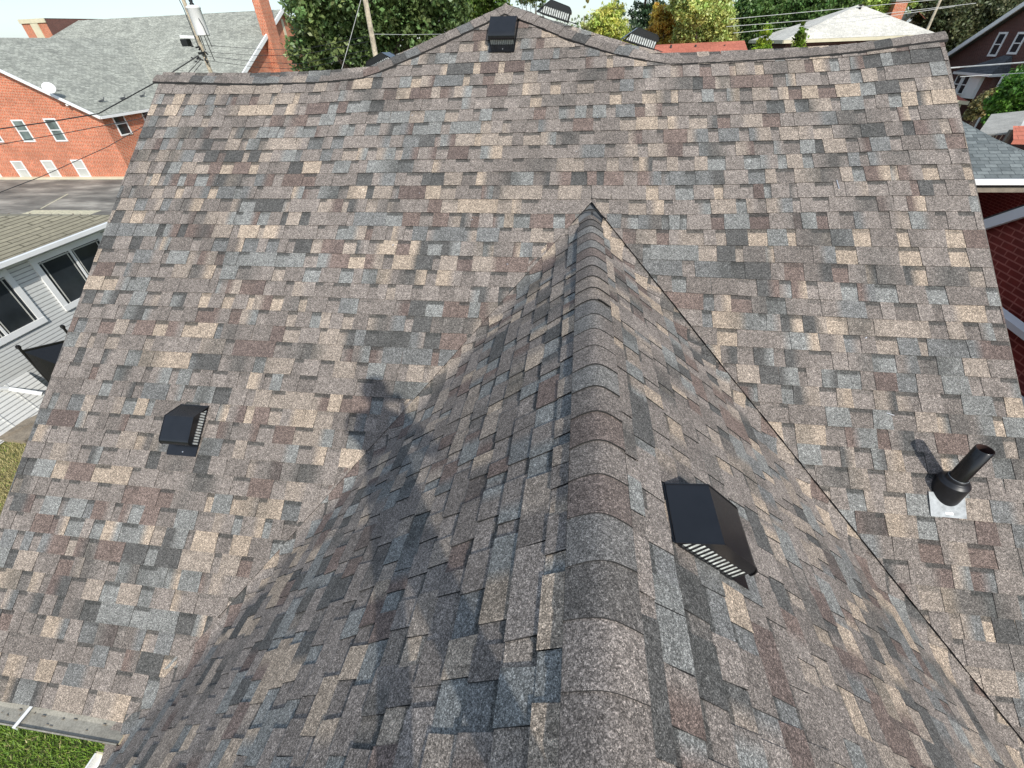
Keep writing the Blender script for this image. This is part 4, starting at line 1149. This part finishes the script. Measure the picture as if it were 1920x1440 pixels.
bay.poly([bp(bu0-.2, 1.2, bz1), bp(bu1+.1, 1.2, bz1), bp(bu1-.5, .02, bz1+1.0), bp(bu1-1.3, .02, bz1+1.0)], M_DARKROOF)
bay.poly([bp(bu1+.1, 1.2, bz1), bp(bu1+.1, 0, bz1), bp(bu1-.5, .02, bz1+1.0)], M_DARKROOF)
bay.poly([bp(bu0-.2, 1.2, bz1), bp(bu1-1.3, .02, bz1+1.0), bp(bu0-.2, 0, bz1)], M_DARKROOF); bbox(bay, bu0-.25, bu1+.15, 0, 1.25, bz1-.16, bz1-.01, M_WHITE); bay.build('bay_roof', bh)
for k in range(2):
    window(None, wframe((BX-1.01, YE_-bu0-.42-k*.82, bz0+.25), (0, -1, 0), (-1, 0, 0)), .50, (bz1-bz0)*.68, bh, fr=.07)
window(None, wframe((BX, YE_-bu1-.6, bz0-.1), (0, -1, 0), (-1, 0, 0)), .55, 1.3, bh)
m_ = MB(); m_.tube([bp(bu1+.12, .35, bz1-.15), bp(bu1+.12, .35, GZ)], .07, M_WHITE, 6); m_.build('downspout', bh)
set_base(bh)
# porch roof and red shed under the bay
pp = empty('porch', (28, 42, GZ)); tag(pp, 'small red porch roof below the bay window of the brown house', 'porch')
m_ = MB(); c0 = at(1792, 176, 41); c1_ = at(1818, 187, 41)
m_.poly([(c0.x-1.6, 41, c0.z-.2), (c1_.x, 41, c1_.z-.1), (c1_.x, 43.6, c1_.z+.35), (c0.x-1.6, 43.6, c0.z+.4)], M_REDROOF); m_.build('roof', pp)
m_ = MB(); m_.beam((c0.x-1.6, 40.95, c0.z-.3), (c1_.x, 40.95, c1_.z-.2), .12, .22, M_CREAM); m_.build('beam', pp)
m_ = MB(); m_.box((c0.x-1.6, 42.8, GZ), (c1_.x-.1, 42.95, c1_.z), M_BRICKR); m_.build('wall', pp)
m_ = MB(); m_.tube([(c1_.x-.4, 41.05, GZ), (c1_.x-.4, 41.05, c1_.z-.3)], .06, M_CREAM, 6); m_.build('post', pp)
set_base(pp)
# boards and a red awning behind the garage
jb = 'boards leaning behind the garage'
for i, (px0, py0, px1, py1, w2) in enumerate([(1868, 252, 1893, 212, .9), (1890, 250, 1902, 228, .4), (1905, 248, 1915, 225, .35)]):
    a1, a2 = at(px0, py0, 17.6+i*.3), at(px1, py1, 19.8+i*.3)
    m_ = MB(); m_.beam(Vector((0, 0, 0)), a2-a1, w2, .05, (M_CONC, M_WOOD, M_WHITE)[i], (0, .3, 1)); o = m_.build('leaning_board'); o.location = a1
    tag(o, ('widest grey board leaning behind the garage roof', 'narrow brown board leaning behind the garage roof', 'narrow white board leaning behind the garage roof')[i], 'board', jb)
aw = at(1900, 262, 16.8); m_ = MB(); m_.poly([(0, 0, 0), (2.6, 0, -.1), (2.6, .5, .25), (.15, .5, .3)], M_REDROOF); m_.poly([(0, 0, -.12), (2.6, 0, -.22), (2.6, 0, -.1), (0, 0, 0)], M_REDROOF)
m_.box((.1, .4, aw.z*-1+GZ if False else -4.5), (.2, .5, .2), M_WOOD); m_.box((2.4, .4, -4.5), (2.5, .5, .2), M_WOOD)
o = m_.build('awning'); o.location = aw; tag(o, 'orange red awning edge above the garage roof, right edge', 'awning')

# --- pale hip roof house and others beyond the ridge
hh = empty('hip_roof_house', (20, 48, GZ)); tag(hh, 'house with a bright pale hip roof beyond the ridge at the upper right', 'house')
ax = at(1612, 8, 48.5); el = at(1470, 75, 45); er = at(1745, 66, 45)
er.z = el.z; m_ = MB()
Q = [(el.x, 45, el.z), (er.x+.5, 45, el.z), (er.x+.5, 54, el.z), (el.x, 54, el.z)]
el2 = (el.x, 45, el.z)
m_.poly([Q[0], Q[1], tuple(ax)], M_PALEROOF); m_.poly([Q[1], Q[2], tuple(ax)], M_PALEROOF); m_.poly([Q[2], Q[3], tuple(ax)], M_PALEROOF); m_.poly([Q[3], Q[0], tuple(ax)], M_PALEROOF)
m_.build('roof', hh)
m_ = MB(); m_.box((el.x+.35, 45.35, GZ), (er.x+.1, 53.6, el.z-.05), M_BRICKB); m_.box((el.x, 44.95, el.z-.22), (er.x+.5, 45.0, el.z-.01), M_CREAM); m_.box((el.x-.05, 45, el.z-.22), (el.x, 54, el.z-.01), M_CREAM); m_.build('wall', hh)
for (px, py) in ((1612, 17), (1582, 62)):
    b_ = at(px, py, 46.3 if py > 40 else 48.0); m_ = MB(); m_.tube([b_+Vector((0, 0, -.2)), b_+Vector((0, 0, .22))], .09, M_BLACK2, 8); m_.box((b_.x-.15, b_.y-.1, b_.z+.2), (b_.x+.15, b_.y+.1, b_.z+.28), M_BLACK2); m_.build('roof_stack', hh)
set_base(hh)
rb = empty('orange_roof_house', (8, 41, GZ)); tag(rb, 'low house with a flat looking orange red roof just beyond the ridge', 'house')
a1, a2 = at(1232, 84, 38), at(1396, 76, 38); m_ = MB()
m_.poly([(a1.x-.5, 35.5, a1.z-1.0), (a2.x, 35.5, a2.z-1.0), (a2.x, 38, a2.z), (a1.x-.5, 38, a1.z)], M_REDROOF)
m_.poly([(a1.x-.5, 38, a1.z), (a2.x, 38, a2.z), (a2.x, 40.5, a2.z-1.0), (a1.x-.5, 40.5, a1.z-1.0)], M_REDROOF); m_.build('roof', rb)
m_ = MB(); m_.box((a1.x, 35.8, GZ), (a2.x-.3, 40.2, a1.z-1.1), M_BRICKB); m_.build('wall', rb)
for px in (1258, 1304, 1358): b_ = at(px, 88, 37.5); m_ = MB(); m_.tube([b_+Vector((0, 0, -.3)), b_+Vector((0, 0, .12))], .06, M_DARKROOF, 6); m_.build('roof_stack', rb)
set_base(rb)
ch = empty('tan_gable_house', (30, 70, GZ)); tag(ch, 'small tan gabled house with a brick chimney right of the pale hip roof', 'house')
a1, a2, a3 = at(1700, 48, 62), at(1732, 34, 62), at(1722, 23, 62)
m_ = MB(); m_.poly([(a1.x, 62, GZ), (a2.x, 62, GZ), (a2.x, 62, a2.z), (a3.x, 62, a3.z), (a1.x, 62, a1.z)], M_CREAM); m_.build('wall', ch)
m_ = MB(); b0, b1, b2_, b3 = at(1686, 30, 62), at(1722, 22, 62), at(1722, 18, 72), at(1690, 22, 72)
m_.poly([at(1690, 47, 60), at(1722, 22, 60), at(1716, 18, 70), at(1682, 28, 70)][::-1], M_TANROOF); m_.poly([at(1722, 22, 60), at(1735, 36, 60), at(1738, 30, 70), at(1722, 18, 70)], M_REDROOF); m_.build('roof', ch)
m_ = MB(); c0 = at(1670, 30, 60); m_.box((c0.x, 60, GZ), (c0.x+1.1, 61.2, at(1680, 3, 60).z), M_BRICK); m_.box((c0.x-.1, 59.9, at(1680, 3, 60).z), (c0.x+1.2, 61.3, at(1680, 3, 60).z+.2), M_CONC); m_.build('chimney', ch)
set_base(ch)

# ------------------------------------------------------------------ poles and cables
M_POLE = simple('weathered_pole_wood', (.42, .36, .26), .9, 0, .3, 5, fine=20)
def pole(label, a_, b_, Y, r0):
    p_, q_ = at(*a_, Y), at(*b_, Y); root = empty('utility_pole', (q_.x, Y, GZ)); tag(root, label, 'utility pole', 'utility poles')
    top = p_.z+1.6; m_ = MB(); m_.tube([(0, 0, 0), (0, 0, (top-GZ)*.5), (0, 0, top-GZ)], [r0*1.25, r0, r0*.8], M_POLE, 10); m_.build('pole_shaft', root, True)
    return root, q_.x
p1_, x1 = pole('leaning looking wooden utility pole with a white transformer at the left', (367, 60), (378, 90), 24, .10)
m_ = MB(); tz = at(375, 45, 23.6).z-GZ
def lz(px, py, Y=24): q = at(px, py, Y); return Vector((q.x-x1, 0, q.z-GZ))
c1_ = lz(384, 62); c2_ = lz(369, 24)
m_.lathe([(.0001, 0), (.27, .0), (.28, .04), (.28, .95), (.30, .97), (.30, 1.03), (.2, 1.08), (.0001, 1.1)], (.42, -.1, c1_.z-.1), M_WHITE, 20)
tr_ = m_.build('transformer', p1_, True)
m_ = MB(); m_.lathe([(.08, 0), (.10, .05), (.06, .10), (.09, .16), (.05, .22), (.02, .62), (.0001, .64)], (.42, -.1, c1_.z+.98), M_BLACK2, 10); m_.build('bushing', tr_, True)
m_ = MB(); q = lz(352, 73); m_.beam((-.05, -.1, q.z+.05), (-.75, -.15, q.z+.1), .10, .10, M_WHITE); m_.box((-.78, -.25, q.z-.28), (-.45, .05, q.z+.0), M_BLACK2); m_.build('street_light', p1_)
m_ = MB()
q = lz(377, 100)
m_.beam((-.15, -.15, q.z), (.15, -.15, q.z), .08, .1, M_BLACK2)
r = random.Random(5)
for k in range(12):
    a_ = Vector((r.uniform(-.5, .25), -.17, q.z+r.uniform(-.35, .3))); m_.tube([a_, a_+Vector((r.uniform(-.2, .2), -.05, r.uniform(-.15, .1)))], .035, M_CABLE, 6)
for (xa, za, xb, zb) in ((.25, c1_.z+.9, .35, q.z+.1), (.5, c1_.z+.8, .75, q.z+.2), (.35, c1_.z+.95, .62, q.z-.3), (-.1, c1_.z+1.8, .05, q.z+.2)):
    m_.tube([(xa, -.25, za), (xa*.6+xb*.4+.12, -.3, za*.6+zb*.4), (xb, -.25, zb)], .018, M_CABLE, 5)
m_.build('cable_fittings', p1_)
p2_, x2 = pole('pale bare utility pole in front of the big maple', (682, 0), (703, 98), 20, .105)
p3_, x3 = pole('thin pale utility pole beside the pale hip roof', (1760, 0), (1742, 48), 46, .10)
def cable(label, pts, rad, mat, group='overhead cables', name='overhead_cable'):
    P = [at(*p) for p in pts]; out = []
    for i in range(len(P)-1):
        for k in range(6):
            t = k/6; q = P[i].lerp(P[i+1], t); q = q - Vector((0, 0, 1))*0
            out.append(q)
    out.append(P[-1]); m_ = MB(); o0 = out[0]
    m_.tube([q-o0 for q in out], rad*.72, mat, 5); o = m_.build(name); o.location = o0; tag(o, label, 'cable', group); return o
cable('thick black cable crossing the brick gable above its upper windows', [(-30, 246, 20), (90, 229, 20.4), (185, 213, 21), (300, 150, 22), (372, 104, 23.8)], .035, M_CABLE)
cable('thin dark cable running just below the thick black one', [(-30, 276, 17), (130, 248, 18.5), (265, 222, 20), (330, 160, 22), (376, 112, 23.8)], .02, M_CABLE)
cable('lowest thin cable sagging across the brick wall and car park', [(-30, 372, 14), (80, 330, 16), (200, 276, 18.5), (290, 225, 20.5), (378, 118, 23.8)], .018, M_CABLE)
for i, (y0_, y1_, y2_) in enumerate([(84, 92, 98), (97, 104, 108), (104, 116, 124), (112, 126, 134)]):
    cable('%s of four thin cables running right from the transformer pole' % ('topmost', 'second from top', 'third from top', 'lowest')[i],
          [(378, y0_, 23.8), (480, y1_, 22.6), (560, y2_-4, 21.6), (690, y2_-30, 20.1)], .012, M_CABLE, 'cables between the two left poles')
cable('pale guy wire slanting down beside the pale pole', [(678, -5, 20), (652, 90, 19.4), (640, 132, 19)], .012, M_CABLEW, 'cables at the pale pole')
cable('pale horizontal wire from the pale pole into the tree', [(698, 64, 20), (760, 65, 22), (830, 64, 25)], .012, M_CABLEW, 'cables at the pale pole')
for i, (a_, b_, c_) in enumerate([((1368, 36), (1560, 18), (1790, -4)), ((1362, 50), (1620, 30), (1830, 6)), ((1375, 62), (1600, 40), (1790, 12))]):
    cable('%s of three pale cables in front of the pale hip roof' % ('topmost', 'middle', 'lowest')[i], [(*a_, 28), (*b_, 30), (*c_, 32)], .015, M_CABLEW, 'cables in front of the pale hip roof')
cable('twisted white cable across the front of the brown house', [(1700, 134, 20), (1800, 126, 20), (1935, 116, 19)], .028, M_CABLEW, 'cables at the brown house')
cable('thin grey cable below the twisted white one', [(1800, 144, 21), (1860, 140, 21), (1935, 136, 20)], .014, M_CABLEW, 'cables at the brown house')

# ------------------------------------------------------------------ the photographer, standing astride the wing ridge behind the lens
M_SKIN = simple('skin', (.45, .27, .19), .6, 0, .06, 10)
M_SHIRT = simple('dark_shirt', (.03, .035, .05), .9, 0, .15, 8)
M_JEANS = simple('work_trousers', (.05, .055, .07), .9, 0, .15, 8)
M_HAIR = simple('dark_hair', (.02, .015, .01), .8, 0, .2, 40)
def person():
    V, E, R, MT = [], [], [], []
    def add(p, r, link_=None, mt=1):
        V.append(p); R.append(r); MT.append(mt)
        if link_ is not None: E.append((link_, len(V)-1))
        return len(V)-1
    pel = add((.04, -.38, -.50), .165, None, 2)
    wst = add((.03, -.37, -.34), .165, pel); ch_ = add((.02, -.36, -.13), .19, wst); sh = add((.02, -.34, .02), .15, ch_)
    nk = add((.02, -.31, .13), .06, sh, 0); hd0 = add((.02, -.28, .22), .08, nk, 0); hd = add((.02, -.26, .30), .10, hd0, 0); add((.02, -.27, .37), .08, hd, 0)
    add((.02, -.155, .27), .015, hd, 0)
    for sg in (-1, 1):
        s1 = add((.02+sg*.21, -.34, .02), .085, sh); el_ = add((.01+sg*.30, -.22, -.22), .058, s1); wr = add((sg*.125, -.10, -.10), .028, el_, 0)
        pm = add((sg*.10, -.050, -.045), .030, wr, 0)
        for k in range(4):
            b0_ = add((sg*.098, -.028+.002*k, -.045+.022*k), .010, pm, 0); b1_ = add((sg*.088, -.022, -.04+.023*k), .009, b0_, 0); add((sg*(.072-.004*k), -.020, -.037+.023*k), .008, b1_, 0)
        t0 = add((sg*.09, -.075, -.05), .012, pm, 0); add((sg*.065, -.06, -.02), .010, t0, 0)
        h_ = add((.05+sg*.10, -.38, -.60), .10, pel, 2); kn = add((.10+sg*.20, -.31, -.98), .068, h_, 2); an = add((.138+sg*.27, -.40, -1.33), .045, kn, 2)
        hl_ = add((.138+sg*.27, -.44, -1.375), .038, an, 3); add((.138+sg*.28, -.27, -1.385), .034, hl_, 3)
    me = bpy.data.meshes.new('person'); me.from_pydata(V, E, []); o = bpy.data.objects.new('person', me); COL.objects.link(o)
    sk = o.modifiers.new('Skin', 'SKIN'); sk.use_smooth_shade = True
    for i, r in enumerate(R): me.skin_vertices[0].data[i].radius = (r, r)
    me.skin_vertices[0].data[pel].use_root = True
    ss_ = o.modifiers.new('Sub', 'SUBSURF'); ss_.levels = ss_.render_levels = 2
    dg = bpy.context.evaluated_depsgraph_get(); ev = bpy.data.meshes.new_from_object(o.evaluated_get(dg))
    o.modifiers.clear(); o.data = ev; ev.materials.clear()
    for m_ in (M_SKIN, M_SHIRT, M_JEANS, M_BLACK2): ev.materials.append(m_)
    VV = np.array(V)
    for p in ev.polygons:
        c = np.array(p.center); p.material_index = MT[int(((VV-c)**2).sum(1).argmin())]; p.use_smooth = True
    tag(o, 'person in dark clothes standing astride the ridge, arms raised with a phone', 'person')
    h = MB(); Mh = Matrix.Rotation(.15, 3, 'X'); h.lathe([(.104, .0), (.106, .05), (.095, .10), (.06, .135), (.0001, .148)], (.02, -.275, .285), M_HAIR, 20, Mh)
    hr_ = h.build('hair', o, True)
    return o
person()
ph = MB(); Mp = Matrix(((RT.x, UP.x, -F.x, -F.x*.018), (RT.y, UP.y, -F.y, -F.y*.018), (RT.z, UP.z, -F.z, -F.z*.018), (0, 0, 0, 1)))
ph.box((-.082, -.036, -.004), (.075, .036, .004), M_BLACK2, Mp); o = ph.build('phone'); tag(o, 'black phone held up in both hands above the ridge', 'phone')

# ------------------------------------------------------------------ light, sky, camera
AZ, EL = math.radians(151), math.radians(37.8)
sd = Vector((math.sin(AZ)*math.cos(EL), math.cos(AZ)*math.cos(EL), math.sin(EL)))
L = bpy.data.lights.new('sun', 'SUN'); L.energy = 3.7; L.angle = math.radians(.9); L.color = (1, .965, .90)
lo = bpy.data.objects.new('sun', L); COL.objects.link(lo); lo.rotation_euler = sd.to_track_quat('Z', 'Y').to_euler()
W = bpy.data.worlds.new('World'); SC.world = W; W.use_nodes = True; nt = W.node_tree
bg = nt.nodes['Background']; sky = nt.nodes.new('ShaderNodeTexSky'); sky.sky_type = 'NISHITA'; sky.sun_disc = False
sky.sun_elevation = EL; sky.sun_rotation = AZ; sky.air_density = 1.0; sky.dust_density = 1.0; sky.ozone_density = 2.0
tc = nt.nodes.new('ShaderNodeTexCoord'); mpn = nt.nodes.new('ShaderNodeMapping'); mpn.inputs['Scale'].default_value = (1, 1, 3.5); nt.links.new(tc.outputs['Generated'], mpn.inputs[0])
cn = noise(nt, 2.2, 6, .55, vec=mpn.outputs[0]); cf = ramp(nt, cn, [(.35, .15), (.68, .7)])
sc_ = mixc(nt, cf, sky.outputs[0], (4.9, 5.8, 6.9))
nt.links.new(sc_, bg.inputs[0]); bg.inputs[1].default_value = .145
cam = bpy.data.cameras.new('camera'); co = bpy.data.objects.new('camera', cam); COL.objects.link(co)
co.matrix_world = Matrix(((RT.x, UP.x, -F.x, 0), (RT.y, UP.y, -F.y, 0), (RT.z, UP.z, -F.z, 0), (0, 0, 0, 1)))
cam.sensor_width = 36; cam.lens = 36*FPX/1920; cam.clip_start = .02; cam.clip_end = 3000
SC.camera = co
SC.view_settings.view_transform = 'Standard'; SC.view_settings.look = 'None'; SC.view_settings.exposure = .22; SC.view_settings.gamma = 1
